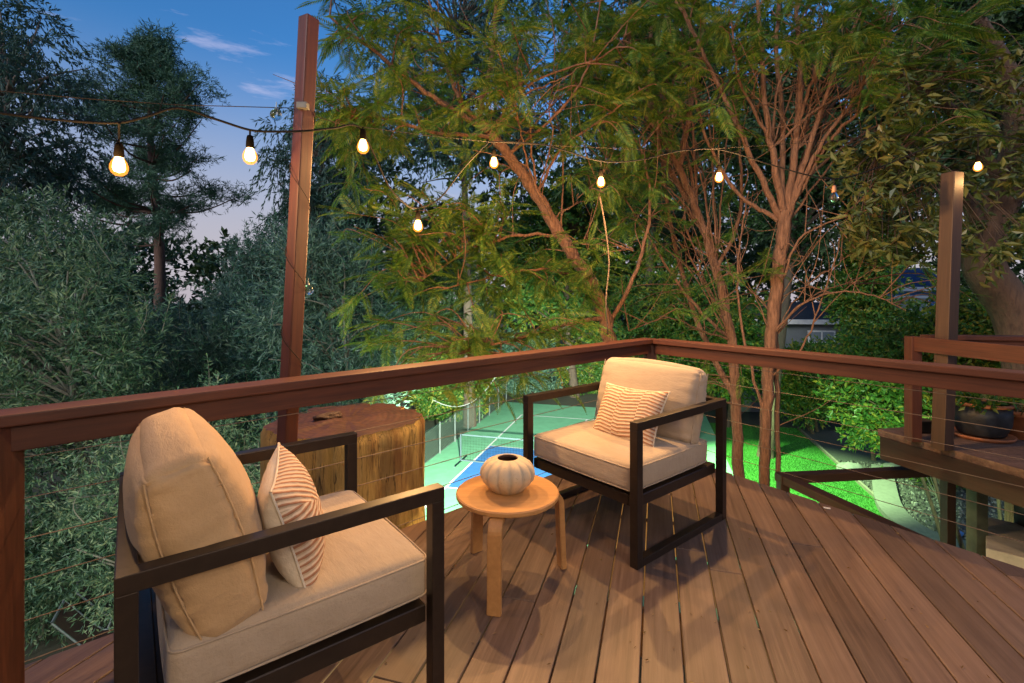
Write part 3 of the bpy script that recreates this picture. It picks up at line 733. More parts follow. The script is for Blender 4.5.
railing('platform_railing','redwood railing along the open side of the platform with the pots',pa_,pa_+d_*2.2,[(.0,.088,.0),(1.25,.088,.0)],cables=False,cap=False,m=M['rail_deep'],inn=-pn,group='railings of the platform',boardh=.125)
e_=Vector((.97,-.14,0)).normalized()
railing('platform_railing','redwood railing along the back of the platform behind the brown post',pa_+e_*.09,pa_+e_*2.6,[(1.5,.088,0)],cables=False,cap=True,m=M['rail_deep'],inn=Vector((e_.y,-e_.x,0)),group='railings of the platform',top=.925)
bt=P(942,440,4.02); bt.z=0; 
bp,_=lean_post('platform_post','tall plain brown post standing on the platform, lit bulb beside its top',bt,Vector((bt.x+.085,bt.y,2.28)),.105,M['brown_post'],R(14),0)
# dark stair well railing below deck level
def stair_rail():
    zt=-.45; a=G(783,478,zt); b=G(864,516,zt); c=G(948,470,zt); 
    t=empty('stair_well_railing',(a.x,a.y,YARD)); tag(t,'dark low railing round the stair well below the deck edge','railing')
    dm=M['rail_dark']
    d1=(b-a).normalized(); d2=(c-a).normalized()
    beam('top_rail',a+d1*.05,b+d1*.8,.10,.075,dm,t); beam('top_rail',a-d2*.05,c+d2*.3,.10,.08,dm,t)
    for p in (a,a+d1*1.0,c): beam('post',Vector((p.x,p.y,YARD)),p+Vector((0,0,-.04)),.085,.085,dm,t)
    q=G(975,483,-.45); q=P(977,483,4.25)
    o=beam('garden_post',Vector((q.x,q.y,YARD)),q+Vector((0,0,.12)),.10,.10,plain('green_lit_post',(.10,.13,.09),.7),None); tag(o,'slim post coloured as if lit green, standing between stair well and platform','post')  # green of the yard light is put into the post colour
    # lower landing
    p0=P(986,548,4.0); bm=box_bm(1.6,.8,3.3,.01,2); o=from_bm('stair_wall',bm,M['concrete'],None,Matrix.Translation(p0+az(134)*.8+az(44)*.4+Vector((0,0,-1.65)))@Matrix.Rotation(R(-44),4,'Z')); tag(o,'pale concrete block of the stairs at the right edge under the platform','concrete wall')
stair_rail()
def foliage_points(n,cen,rad,rg=rng):
    p=rg.normal(size=(n,3)); p/=np.linalg.norm(p,axis=1)[:,None]; return np.array(tuple(cen))+p*(rg.random((n,1))**.4)*np.array(rad)

# ------------------------------------------------------------------ leaves
def unit(a): return a/(np.linalg.norm(a,axis=1)[:,None]+1e-9)
def leaves(C,D,L,W,fold=.18,rg=rng,cup=0.0):
    """one folded quad per leaf: base C, direction D"""
    n=len(C); D=unit(D); r=unit(np.cross(D,rg.normal(size=(n,3)))); nn=np.cross(D,r)
    L=(np.asarray(L)*rg.uniform(.65,1.25,n))[:,None]; W=(np.asarray(W)*rg.uniform(.75,1.2,n))[:,None]
    V=np.stack([C,C+D*L*.45+r*W/2+nn*W*fold,C+D*L-nn*L*cup,C+D*L*.45-r*W/2+nn*W*fold],1).reshape(-1,3)
    return V,np.arange(4*n).reshape(n,4)
def twig_leaves(C,D,Lt,per,L,W,spread=.8,droop=0.0,rg=rng):
    """leaves along straight twigs starting at C with direction D and length Lt"""
    n=len(C); t=rg.random((n,per,1)); D=unit(D)
    pos=C[:,None]+D[:,None]*t*Lt+rg.normal(size=(n,per,3))*.012+np.array([0,0,-1.])*droop*(t**2)*Lt
    d=D[:,None]*.7+rg.normal(size=(n,per,3))*spread*.6; d=d.reshape(-1,3); d[:,2]-=droop
    return leaves(pos.reshape(-1,3),d,L,W,rg=rg)
class Cloud:
    def __init__(s): s.V=[];s.Q=[];s.n=0
    def add(s,VQ): s.V.append(VQ[0]); s.Q.append(VQ[1]+s.n); s.n+=len(VQ[0])
    def build(s,name,mat,parent,off): return np_mesh(name,np.concatenate(s.V)-np.array(tuple(off)),np.concatenate(s.Q),mat,parent)
def blob(cl,c,r,ntw,per,L,W,Lt,spread=.8,droop=0.,rg=rng,out=.8):
    c=np.array(tuple(c)); r=np.broadcast_to(np.array(r,float),(3,))
    u=unit(rg.normal(size=(ntw,3))); p=c+u*r*(rg.random((ntw,1))**.45)*.85
    D=u*out+rg.normal(size=(ntw,3))*.45; D[:,2]+=.15-droop*.5
    cl.add(twig_leaves(p,D,Lt,per,L,W,spread,droop,rg))
def crown_tree(name,label,cat,base,crown_c,crown_r,nb,lf,bk,trunk_r,mat_args,group=None,seed=0,br=None,trunk_lean=(0,0),topw=1.0,shell=.55,stems=1,limb=True,shoots=0):
    """trunk, limbs to every leaf clump, clumps unevenly filling an ellipsoid"""
    rg=np.random.default_rng(seed); base=np.array(tuple(base),float); cc=np.array(tuple(crown_c),float); cr=np.array(crown_r,float)
    t=empty(name,tuple(base)); tag(t,label,cat,group)
    tb=Tubes(); cl=Cloud()
    u=unit(rg.normal(size=(nb,3))); s=shell+(1-shell)*rg.random((nb,1))**.6; B=cc+u*cr*s
    B[:,:2]=cc[:2]+(B[:,:2]-cc[:2])*(1-(1-topw)*np.clip((B[:,2:3]-cc[2])/cr[2],0,1))
    for k in range(stems):
        top=cc+np.array([rg.normal()*cr[0]*.25*(stems>1),rg.normal()*cr[1]*.25*(stems>1),cr[2]*.45]); b0=base+np.array([rg.normal()*.25,rg.normal()*.25,0])*(stems>1)
        mid=(b0+top)/2+np.array([rg.normal()*.05*cr[0],0,0])
        tp=smooth_path([b0,b0*.7+mid*.3+np.array([*trunk_lean,0]),mid,top],6); tb.add(tp,np.linspace(trunk_r,trunk_r*.22,len(tp)),10)
        if limb:
            for c in B[k::stems]:
                j=int(np.clip(np.searchsorted(tp[:,2],c[2]-np.linalg.norm(c[:2]-tp[0,:2])*.55),2,len(tp)-2)); a=tp[j]
                m=(a+c)/2+np.array([0,0,.12*np.linalg.norm(c-a)])+rg.normal(size=3)*.06*np.linalg.norm(c-a)
                lp=smooth_path([a,m,c],4); r0=trunk_r*(.30 if len(B)<60 else .2); tb.add(lp,np.linspace(r0,.012,len(lp)),5,False)
    brr=br if br is not None else float(np.mean(cr))*.33
    for c in B: blob(cl,c,brr*rg.uniform(.65,1.3)*np.array([1,1,.75]),rg=rg,**mat_args)
    if shoots:
        top=B[np.argsort(B[:,2])[-max(8,len(B)//2):]]
        for k in range(shoots):
            a=top[rg.integers(len(top))]+rg.normal(size=3)*brr*.5; L=rg.uniform(.45,1.0)*brr*2.1; d=np.array([rg.normal()*.28,rg.normal()*.28,1.]); e=a+d*L; sp=smooth_path([a,(a+e)/2+rg.normal(size=3)*.04,e],4)
            tb.add(sp,np.linspace(.008,.003,len(sp)),4,False); m=34; q=rg.random((m,1))**.7; pos=a+(e-a)*q; dd=rg.normal(size=(m,3))*[1,1,.3]+[0,0,.75]
            cl.add(leaves(pos,dd,mat_args['L']*1.15,mat_args['W']*1.25,rg=rg))
    tb.build('trunk',bk,t,base); cl.build('crown',lf,t,base); return t
LF={}
LF['olive']=leaf('olive_leaf',[(.014,.045,.024),(.042,.10,.055),(.095,.185,.10),(.23,.29,.15)],.2,.5,.9)
LF['olive2']=leaf('willow_leaf',[(.015,.042,.032),(.04,.095,.07),(.085,.17,.125),(.17,.26,.18)],.2,.5,.7)
LF['euca']=leaf('eucalyptus_leaf',[(.016,.042,.034),(.035,.08,.062),(.065,.12,.09)],.2,.5,.6)
LF['pine']=leaf('pine_needle',[(.018,.055,.034),(.04,.105,.06),(.075,.16,.085)],.1,.6,.5)
LF['jac']=leaf('fern_leaf',[(.032,.085,.010),(.062,.14,.014),(.12,.20,.022),(.25,.26,.04)],.4,.55,.8)
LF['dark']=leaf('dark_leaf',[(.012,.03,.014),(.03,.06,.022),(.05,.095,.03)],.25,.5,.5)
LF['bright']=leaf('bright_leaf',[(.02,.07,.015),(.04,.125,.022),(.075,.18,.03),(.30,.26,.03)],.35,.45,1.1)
LF['broad']=leaf('broad_leaf',[(.035,.05,.012),(.065,.085,.018),(.11,.125,.028),(.20,.16,.04)],.3,.42,1.0)
BK={'euca':bark('pale_bark',(.10,.07,.055),(.22,.17,.13)),'olive':bark('grey_bark',(.13,.13,.10),(.26,.25,.19)),'pine':bark('pine_bark',(.07,.035,.025),(.16,.085,.06)),
    'jac':bark('red_brown_bark',(.11,.045,.02),(.40,.19,.095),(13,13,2.2)),'dark':bark('dark_bark',(.05,.035,.025),(.12,.08,.055))}

# ------------------------------------------------------------------ yard: ground, court, lawn, gravel
def ground():
    bm=bmesh.new(); bmesh.ops.create_grid(bm,x_segments=80,y_segments=80,size=300)
    m,nt,b=nodes('garden_soil'); f=noise(nt,coord(nt),1.2,8,.7); f2=noise(nt,coord(nt),.15,3)
    col=ramp(nt,f,[(.3,(.03,.022,.014)),(.55,(.06,.048,.03)),(.75,(.05,.07,.03))]); col=mix(nt,f2,col,(.035,.05,.022))
    nt.links.new(col,b.inputs['Base Color']); b.inputs['Roughness'].default_value=1; bump(nt,b,f,1,.05)
    o=from_bm('ground',bm,m,None,Matrix.Translation((0,0,YARD-.02))); tag(o,'bare garden soil','ground',kind='structure')
ground()
CU=az(15.6); CV=Vector((CU.y,-CU.x,0))
def C2(u,v,z=0): return CU*u+CV*v+Vector((0,0,YARD+z))
def sheet(name,pts,z,m,label,cat,kind='structure'):
    bm=bmesh.new(); bm.faces.new([bm.verts.new(p+Vector((0,0,z))) for p in pts]); bmesh.ops.recalc_face_normals(bm,faces=bm.faces)
    for f in bm.faces:
        if f.normal.z<0: f.normal_flip()
    o=from_bm(name,bm,m); tag(o,label,cat,kind=kind); return o
def surf(name,c,var=.12,sc=3,rough=.75):
    m,nt,b=nodes(name); f=noise(nt,coord(nt),sc,6,.65); f2=noise(nt,coord(nt),60,2)
    col=ramp(nt,f,[(.3,tuple(x*(1-var) for x in c)),(.7,tuple(x*(1+var) for x in c))]); nt.links.new(col,b.inputs['Base Color']); b.inputs['Roughness'].default_value=rough; bump(nt,b,f2,.3,.004); return m
gcourt=surf('green_court_paint',(.15,.40,.23)); bcourt=surf('blue_court_paint',(.035,.16,.42))
def rect(u0,u1,v0,v1): return [C2(u0,v0),C2(u1,v0),C2(u1,v1),C2(u0,v1)]
sheet('sports_court',rect(8.0,24.6,-7.2,2.6),0,gcourt,'green painted sports court','court')
sheet('court_blue_zone',rect(13.3,17.3,-5.68,.38),.004,bcourt,'blue painted zone of the court','court')
bm=bmesh.new()
for (u0,u1,v0,v1) in ((8.7,22.1,-5.75,-5.68),(8.7,22.1,.38,.45),(13.22,13.3,-5.68,.38),(17.3,17.38,-5.68,.38),(22.1,22.18,-5.75,.45),(8.62,8.7,-5.75,.45),(17.38,22.1,-2.7,-2.62),(8.7,13.22,-2.7,-2.62)):
    bm.faces.new([bm.verts.new(p+Vector((0,0,.008))) for p in rect(u0,u1,v0,v1)])
for f in bm.faces:
    if f.normal.z<0: f.normal_flip()
o=from_bm('court_lines',bm,M['white']); tag(o,'white painted court lines','court',kind='structure')
# net on a wheeled frame
M['paleblue']=plain('pale_blue_steel',(.07,.10,.12),.5,.1,.1)
def net():
    t=empty('court_net',C2(15.4,-6.1)); tag(t,'portable net on a white frame standing across the blue court zone','sports net')
    off=C2(15.4,-6.1); tb=Tubes()
    def q(u,v,z): return C2(15.4+u,v,z)-off
    for v in (-6.1,.8):
        tb=Tubes(); tb.add([q(0,v,.02),q(0,v,.95)],.024,8); tb.add([q(-.55,v,.03),q(.55,v,.03)],.024,8); w_=.9 if v<0 else -.9; tb.add([q(0,v,.06),q(0,v+w_,.06)],.022,8); tb.build('net_post',M['paleblue'],t)
    bm=bmesh.new(); bm.faces.new([bm.verts.new(p) for p in (q(0,-6.05,.90),q(0,.75,.90),q(0,.75,.945),q(0,-6.05,.945))]); 
    r=bmesh.ops.extrude_face_region(bm,geom=bm.faces[:]); bmesh.ops.translate(bm,vec=CU*.01,verts=[g for g in r['geom'] if isinstance(g,bmesh.types.BMVert)])
    from_bm('top_tape',bm,M['paleblue'],t)
    tb=Tubes()
    for k in range(0,69): tb.add([q(0,-6.05+k*.1,.1),q(0,-6.05+k*.1,.87)],.002,4,False)
    for k in range(9): tb.add([q(0,-6.05,.1+k*.09),q(0,.75,.1+k*.09)],.002,4,False)
    tb.build('netting',M['black'],t)
net()
def chain_fence():
    m,nt,b=nodes('chain_link'); 
    t=empty('chain_link_fence',C2(9,-7.15)); tag(t,'low chain link fence with galvanised posts along the court','fence'); off=C2(9,-7.15)
    tb=Tubes(); 
    for v,u0,u1 in ((-7.15,9,24.5),):
        for k in range(12):
            u=u0+(u1-u0)*k/11
            tq=Tubes(); tq.add([C2(u,v,0)-off,C2(u,v,1.12)-off],.03,8); tq.build('post',M['galv'],t)
        tb.add([C2(u0,v,1.08)-off,C2(u1,v,1.08)-off],.02,8); tb.add([C2(u0,v,.06)-off,C2(u1,v,.06)-off],.006,5,False)
    tb.build('top_rail',M['galv'],t)
    tb=Tubes(); n=150
    for k in range(n):
        for s in (1,-1):
            u=9+15.5*k/n; u2=u+s*1.0
            if 9<=u2<=24.5: tb.add([C2(u,-7.15,.06)-off,C2(u2,-7.15,1.06)-off],.0035,3,False)
    tb.build('wire_mesh',plain('green_wire',(.10,.16,.13),.5,.3),t)
chain_fence()
# white rope hanging in a curve behind the fence
tb=Tubes(); pts=[P(433,400,17.5),P(445,405,17.7),P(458,406.5,18),P(472,402,18.4),P(485,391,18.9),P(497,375,19.3)]
o=tb and (tb.add(smooth_path(pts,5)-np.array(tuple(pts[0])),.018,6),tb.build('hanging_rope',plain('grey_rope',(.2,.2,.19),.9,0,.1)))[1]; o.location=pts[0]; tag(o,'white rope hanging in a curve above the court fence','rope')
turf=leaf('turf',[(.018,.10,.014),(.03,.17,.02),(.05,.24,.03)],.2,.6,.4)
tm,nt,b=nodes('turf_base'); f=noise(nt,coord(nt),.9,5); nt.links.new(ramp(nt,f,[(.3,(.02,.13,.015)),(.7,(.035,.20,.022))]),b.inputs['Base Color']); b.inputs['Roughness'].default_value=.9; bump(nt,b,noise(nt,coord(nt),90,2),1,.02)
sheet('lawn',rect(4,23,2.6,6.05),.003,tm,'green artificial lawn strip','lawn')
n=60000; g=np.stack([rng.uniform(7,23,n),rng.uniform(2.65,6.0,n)],1); PV=np.array([tuple(CU),tuple(CV)]); pos=g@PV; pos[:,2]=YARD+.003
d=rng.normal(size=(n,3))*.35; d[:,2]=1; V,Q=leaves(pos,d,.05,.012); o=np_mesh('grass',V,Q,turf); tag(o,'short blades of the green lawn','grass',kind='stuff')
# lawn edging, gravel bed, curved kerb
o=beam('lawn_edging',C2(4,6.09,.03),C2(23,6.09,.03),.07,.12,plain('edging_timber',(.16,.15,.12),.8)); tag(o,'thin timber edging between lawn and gravel bed','edging',kind='structure')
gm=surf('gravel_base',(.05,.055,.05),.4,30,.9)
sheet('gravel_bed_ground',rect(4,23,6.12,12),.002,gm,'ground under the gravel','ground')
def gravel():
    n=9000; u=rng.uniform(8.5,19,n); v=rng.uniform(6.2,11.5,n)
    ico=bmesh.new(); bmesh.ops.create_cube(ico,size=1); bmesh.ops.bevel(ico,geom=ico.edges[:],offset=.25,segments=1,affect='EDGES')
    bmesh.ops.triangulate(ico,faces=ico.faces); tv=np.array([tuple(x.co) for x in ico.verts]); tq=np.array([[x.index for x in f.verts]+[f.verts[2].index] for f in ico.faces]); ico.free()
    # plain quads from a cube, twisted
    tv=np.array([[x,y,z] for z in (-.4,.4) for y in (-.5,.5) for x in (-.5,.5)],float); tq=np.array([[0,2,3,1],[4,5,7,6],[0,1,5,4],[1,3,7,5],[3,2,6,7],[2,0,4,6]])
    s=.035+.05*rng.random((n,1,1))**3; a=rng.uniform(0,6.28,n); J=tv[None]+rng.normal(size=(n,8,3))*.13
    J[:,4:,:2]*=.6
    ca,sa=np.cos(a)[:,None],np.sin(a)[:,None]; X=J[...,0]*ca-J[...,1]*sa; Yv=J[...,0]*sa+J[...,1]*ca
    Vv=np.stack([X,Yv,J[...,2]],-1)*s; pos=u[:,None]*np.array(tuple(CU))+v[:,None]*np.array(tuple(CV)); pos[:,2]=YARD+.02
    Vv=(Vv+pos[:,None]).reshape(-1,3); Qq=(tq[None]+8*np.arange(n)[:,None,None]).reshape(-1,4)
    m,nt,b=nodes('gravel_stone'); g=nt.nodes.new('ShaderNodeNewGeometry'); nt.links.new(ramp(nt,g.outputs['Random Per Island'],[(0,(.02,.02,.02)),(.6,(.08,.08,.075)),(.9,(.16,.16,.15)),(1,(.3,.3,.28))]),b.inputs['Base Color']); b.inputs['Roughness'].default_value=.85
    o=np_mesh('gravel',Vv,Qq,m); tag(o,'grey gravel with darker stones in the planting bed','gravel',kind='stuff')
gravel()
def kerb():
    pts=[G(882,470,YARD),G(884,488,YARD),G(889,508,YARD),G(902,524,YARD),G(922,537,YARD),G(950,548,YARD),G(990,556,YARD)]
    sp=smooth_path(pts,6); n=len(sp); bm=bmesh.new(); prev=None
    for i in range(n):
        t=sp[min(n-1,i+1)]-sp[max(0,i-1)]; t/=np.linalg.norm(t); nn=np.array([-t[1],t[0],0]); a=sp[i]+nn*.28; b=sp[i]-nn*.28
        ring=[bm.verts.new((*p[:2],YARD+z)) for p,z in ((a,0),(a,.14),(b,.14),(b,0))]
        if prev:
            for k in range(4): bm.faces.new((prev[k],prev[(k+1)%4],ring[(k+1)%4],ring[k]))
        prev=ring
    bmesh.ops.recalc_face_normals(bm,faces=bm.faces)
    o=from_bm('curved_kerb',bm,plain('kerb_concrete',(.13,.14,.125),.9,0,.15,10,.2)); tag(o,'pale curved concrete kerb round the gravel bed','kerb',kind='structure')
kerb()
for i,(px,py,s,lab) in enumerate(((852,470,.42,'pale boulder in the gravel bed beside the lawn edge'),(893,468,.3,'smaller pale boulder at the back of the gravel bed'),(955,533,.16,'blue tinted stone beside the pale curved kerb'))):
    bm=bmesh.new(); bmesh.ops.create_icosphere(bm,subdivisions=3,radius=1)
    for q in bm.verts: q.co*=1+.3*mnoise.noise(q.co*1.3+Vector((i*7,0,0))); q.co.z*=.55
    bmesh.ops.scale(bm,vec=(s,s*.8,s),verts=bm.verts)
    o=from_bm('boulder',bm,plain('boulder_stone',(.16,.17,.16) if i<2 else (.06,.16,.36),.85,0,.2,5,.4),None,Matrix.Translation(G(px,py,YARD+.05)),True); tag(o,lab,'stone','stones in the gravel bed')
bmw=[C2(10,10.5),C2(26,10.5)]
o=beam('retaining_wall',bmw[0]+Vector((0,0,.5)),bmw[1]+Vector((0,0,.5)),.25,1.1,surf('dark_wall',(.07,.075,.06),.3,2)); tag(o,'low dark retaining wall behind the gravel bed','wall')
# loungers and slatted fence low on the left, under the olive trees
def lounger(label,c,rz):
    t=empty('sling_lounger',c,rz); tag(t,label,'lounger','loungers under the olive trees')
    tb=Tubes()
    for s in (-.3,.3):
        tb.add(smooth_path([(-.95,s,.95),(-.55,s,.42),(-.35,s,.33),(.5,s,.36),(.85,s,.34),(.95,s*.7,.34)],5),.015,7)
        tb.add([(-.5,s,.38),(-.62,s,.02)],.018,7); tb.add([(.6,s,.36),(.72,s,.02)],.018,7)
    tb.add([(.95,-.21,.34),(.95,.21,.34)],.02,7); tb.add([(-.95,-.3,.95),(-.95,.3,.95)],.02,7); tb.build('tube_frame',M['galv'],t)
    sp=smooth_path([(-.93,0,.92),(-.55,0,.40),(-.35,0,.31),(.5,0,.33),(.88,0,.32)],6); bm=bmesh.new(); prev=None
    for p in sp:
        r=[bm.verts.new((p[0],s,p[2]+z)) for s,z in ((-.29,.0),(.29,.0),(.29,.014),(-.29,.014))]
        if prev:
            for k in range(4): bm.faces.new((prev[k],prev[(k+1)%4],r[(k+1)%4],r[k]))
        prev=r
    bmesh.ops.recalc_face_normals(bm,faces=bm.faces); from_bm('sling',bm,plain('brown_sling',(.07,.035,.022),.8),t)
lounger('brown sling lounger with pale tube frame nearest the deck below',G(138,652,YARD),R(30))
lounger('brown sling lounger with pale tube frame beside the olive trunk',G(150,618,YARD),R(38))
t=empty('slatted_fence',G(45,596,YARD)); tag(t,'dark slatted fence low behind the loungers under olive trees','fence')
off=G(45,596,YARD)
for k in range(24):
    x=k*.13-.6; q=box_bm(.1,.025,1.15,.003,1); from_bm('slat',q,plain('fence_slat',(.05,.05,.04),.8) if k==0 else bpy.data.materials['fence_slat'],t,Matrix.Translation((x,.3*x*.2,.6)))
for z in (.2,1.0): from_bm('rail',box_bm(3.3,.05,.07,.004,1),bpy.data.materials['fence_slat'],t,Matrix.Translation((.95,.12,z))@Matrix.Rotation(R(3.4),4,'Z'))
tb=Tubes(); tb.add([(0,0,0),(0,0,1.3)],.035,8); o=tb.build('green_stake',plain('green_paint',(.03,.13,.09),.5)); o.location=G(62,600,YARD)+Vector((0,-.3,0)); tag(o,'slim green stake in front of the dark slatted fence','stake')

# ------------------------------------------------------------------ houses beyond the garden
def house(name,label,c,rz,wx,wy,hz,wm,rm,win,roofh=.8,over=.4):
    t=empty(name,c,rz); tag(t,label,'house')
    from_bm('wall',box_bm(wx,wy,hz,.01,1,0,0,hz/2),wm,t)
    bm=bmesh.new(); a=wx/2+over; b=wy/2+over
    v=[bm.verts.new(p) for p in ((-a,-b,hz),(a,-b,hz),(a,b,hz),(-a,b,hz),(-a,0,hz+roofh),(a,0,hz+roofh))]
    for f in ((0,1,5,4),(2,3,4,5),(0,4,3),(1,2,5),(3,2,1,0)): bm.faces.new([v[i] for i in f])
    from_bm('roof',bm,rm,t)
    from_bm('fascia',box_bm(wx+2*over+.02,.06,.22,.005,1,0,-b-.031,hz+.03),M['white'],t)
    for (x,z,w_,h_) in win:
        f=from_bm('window',box_bm(w_,.10,h_,.005,1,x,-wy/2-.03,z),M['white'],t)
        for k in (-1,1): from_bm('pane',box_bm(w_*.40,.03,h_*.78,.002,1,x+k*w_*.23,-wy/2-.085,z),M['pane'],f)
M['pane']=plain('window_glass',(.22,.27,.30),.1,0,.1)
c=P(832,300,23); house('grey_house','low grey house with a white window far behind the lawn',(c.x-.3,c.y+3,YARD),R(-8),7,6,4.35,surf('grey_render',(.16,.18,.19)),surf('dark_roof',(.035,.035,.036),.2,3,1.0),[(.2,3.65,1.2,.62)],.9)
c=P(915,300,23); house('blue_house','blue walled shed with white trim seen through leaves behind the platform',(c.x+2.0,c.y+4,YARD),R(-15),3.0,4,5.9,surf('blue_wall',(.035,.14,.34)),surf('blue_roof',(.015,.045,.11),.2,3,1.0),[(.0,5.0,1.5,1.2)],1.2,.2)

# ------------------------------------------------------------------ trees
A=lambda ntw,per,L,W,Lt,spread=.8,droop=0.,out=.8: dict(ntw=ntw,per=per,L=L,W=W,Lt=Lt,spread=spread,droop=droop,out=out)
Zb=YARD-.05
def base(px,Y): return ((px-CX)/F*Y,Y,Zb)
# far wood that closes the view below the horizon
def woods():
    cl=Cloud(); rg=np.random.default_rng(3)
    for k in range(230):
        x=rg.uniform(-46,60); y=rg.uniform(33,44); pxx=CX+x/y*F
        top=(4.3 if pxx<330 else 16)*rg.uniform(.75,1.05)
        z=rg.uniform(YARD,top)
        blob(cl,(x,y,z),(3.2,2,2.2),70,9,.5,.26,1.0,rg=rg)
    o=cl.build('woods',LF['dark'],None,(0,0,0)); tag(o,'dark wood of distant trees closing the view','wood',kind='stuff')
woods()
def pine():
    rg=np.random.default_rng(8); Y=25.0; b=np.array(base(157,Y)); top=np.array(tuple(P(152,44,Y))); t=empty('pine_tree',tuple(b)); tag(t,'tall dark pine standing against the blue sky','pine tree')
    tb=Tubes(); cl=Cloud(); tp=smooth_path([b,(b*.6+top*.4)+[.25,0,0],(b*.25+top*.75)+[-.15,0,0],top],8); tb.add(tp,np.linspace(.34,.05,len(tp)),9)
    z0=1.28+(294-262)*Y/F
    for k in range(88):
        f=rg.random()**.85; z=z0+f*(top[2]-z0); a=rg.uniform(0,6.283); j=np.argmin(abs(tp[:,2]-z)); o=tp[j]
        prof=np.interp(f,[0,.1,.3,.5,.68,.85,1],[2.0,4.3,3.7,3.4,2.9,1.5,.5])*rg.uniform(.45,1.12)
        e=o+np.array([math.cos(a)*prof,math.sin(a)*prof,prof*rg.uniform(.05,.5)]); m=(o+e)/2-np.array([0,0,.12*prof])
        lp=smooth_path([o,m,e],4); tb.add(lp,np.linspace(.07,.02,len(lp)),5,False)
        for s in np.linspace(.45,1.05,max(2,int(prof*2.2))):
            c=o+(e-o)*s+rg.normal(size=3)*[.35,.35,.18]
            n=17; u=unit(rg.normal(size=(n,3))*[1,1,.6]+[0,0,.45]); cl.add(twig_leaves(np.repeat(c[None],n,0)+rg.normal(size=(n,3))*.16,u,.55,14,.26,.035,.9,0,rg))
    tb.build('trunk',BK['pine'],t,b); cl.build('crown',LF['pine'],t,b)
pine()
E=A(16,16,.20,.045,.7,.5,.55,.4)
crown_tree('eucalyptus_tree','big dark eucalyptus filling the upper left corner','eucalyptus tree',base(-30,15.5),P(10,120,15.5),(2.6,2.3,4.4),95,LF['euca'],BK['euca'],.32,A(20,18,.19,.05,.7,.5,.5,.4),'eucalyptus trees beyond the deck',21,.62,shell=.3)
crown_tree('eucalyptus_tree','tall airy eucalyptus behind the leaning string light post','eucalyptus tree',base(315,19),P(322,178,19),(2.0,1.8,3.7),85,LF['euca'],BK['euca'],.26,A(18,16,.24,.05,.85,.5,.6,.4),'eucalyptus trees beyond the deck',22,.55,shell=.3)
crown_tree('eucalyptus_tree','high thin eucalyptus rising behind the leaning tree limb','eucalyptus tree',base(470,21),P(455,60,21),(4.6,2.6,6.0),120,LF['euca'],BK['dark'],.3,A(16,16,.26,.055,.9,.5,.6,.4),'eucalyptus trees beyond the deck',23,.62,shell=.3)
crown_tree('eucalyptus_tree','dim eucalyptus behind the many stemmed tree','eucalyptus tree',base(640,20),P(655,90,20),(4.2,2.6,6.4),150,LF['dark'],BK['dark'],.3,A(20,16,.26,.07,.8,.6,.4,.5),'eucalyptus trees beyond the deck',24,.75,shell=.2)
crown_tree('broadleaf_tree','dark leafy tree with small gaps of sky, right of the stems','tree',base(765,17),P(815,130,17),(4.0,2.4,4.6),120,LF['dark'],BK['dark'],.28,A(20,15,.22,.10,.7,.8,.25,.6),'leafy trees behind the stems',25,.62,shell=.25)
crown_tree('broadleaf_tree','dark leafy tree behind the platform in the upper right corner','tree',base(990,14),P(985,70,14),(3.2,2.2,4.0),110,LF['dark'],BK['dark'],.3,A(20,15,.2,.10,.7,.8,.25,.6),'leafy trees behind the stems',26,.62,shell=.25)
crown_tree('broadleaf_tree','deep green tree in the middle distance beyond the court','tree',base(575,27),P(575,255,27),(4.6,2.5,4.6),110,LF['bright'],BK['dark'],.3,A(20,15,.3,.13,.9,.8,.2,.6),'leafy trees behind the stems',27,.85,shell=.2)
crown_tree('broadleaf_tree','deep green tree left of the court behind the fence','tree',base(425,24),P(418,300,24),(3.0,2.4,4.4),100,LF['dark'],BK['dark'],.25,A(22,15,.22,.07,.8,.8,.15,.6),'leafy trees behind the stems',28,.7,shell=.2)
# olives and willowy shrubs on the left
O=A(28,15,.115,.026,.46,.6,0.,.9)
crown_tree('olive_tree','silvery olive tree at the left edge with its trunk above the loungers','olive tree',base(100,8.9),P(40,385,8.6),(1.8,1.5,2.5),85,LF['olive'],BK['olive'],.10,O,'olive trees left of the deck',31,.40,stems=3,shell=.35,shoots=40)
crown_tree('olive_tree','tall olive tree behind the first, its top against the eucalyptus','olive tree',base(60,11),P(30,318,11),(2.3,1.4,2.5),85,LF['olive'],BK['olive'],.12,A(26,15,.14,.03,.55,.6,0.,.9),'olive trees left of the deck',32,.46,stems=2,shell=.35,shoots=46)
crown_tree('willow_shrub','big grey green shrub left of the leaning post','shrub',base(215,13),P(228,380,13),(2.2,1.6,2.6),85,LF['olive2'],BK['olive'],.1,A(28,15,.16,.03,.65,.5,.0,1.),'willowy shrubs behind the left railing',33,.5,stems=3,shell=.35,shoots=45)
crown_tree('willow_shrub','dark shaggy shrub below the pine','shrub',base(140,15.5),P(140,372,15.5),(2.4,1.5,2.2),70,LF['olive2'],BK['olive'],.1,A(28,14,.18,.034,.65,.55,.0,.9),'willowy shrubs behind the left railing',34,.55,stems=3,shell=.3,shoots=45)
crown_tree('willow_shrub','pale shrub with upright shoots right of the leaning post','shrub',base(345,10.5),P(333,345,10.5),(1.3,1.2,2.4),70,LF['olive2'],BK['olive'],.08,A(28,16,.14,.026,.65,.45,.0,1.1),'willowy shrubs behind the left railing',35,.42,stems=3,shell=.35,shoots=45)
crown_tree('willow_shrub','dense rounded shrub behind the pale one, at the sky gap','shrub',base(290,17),P(290,302,17),(2.5,1.5,2.3),110,LF['olive2'],BK['olive'],.1,A(32,16,.16,.03,.7,.6,.0,.9),'willowy shrubs behind the left railing',36,.6,stems=3,shell=.3,shoots=45)
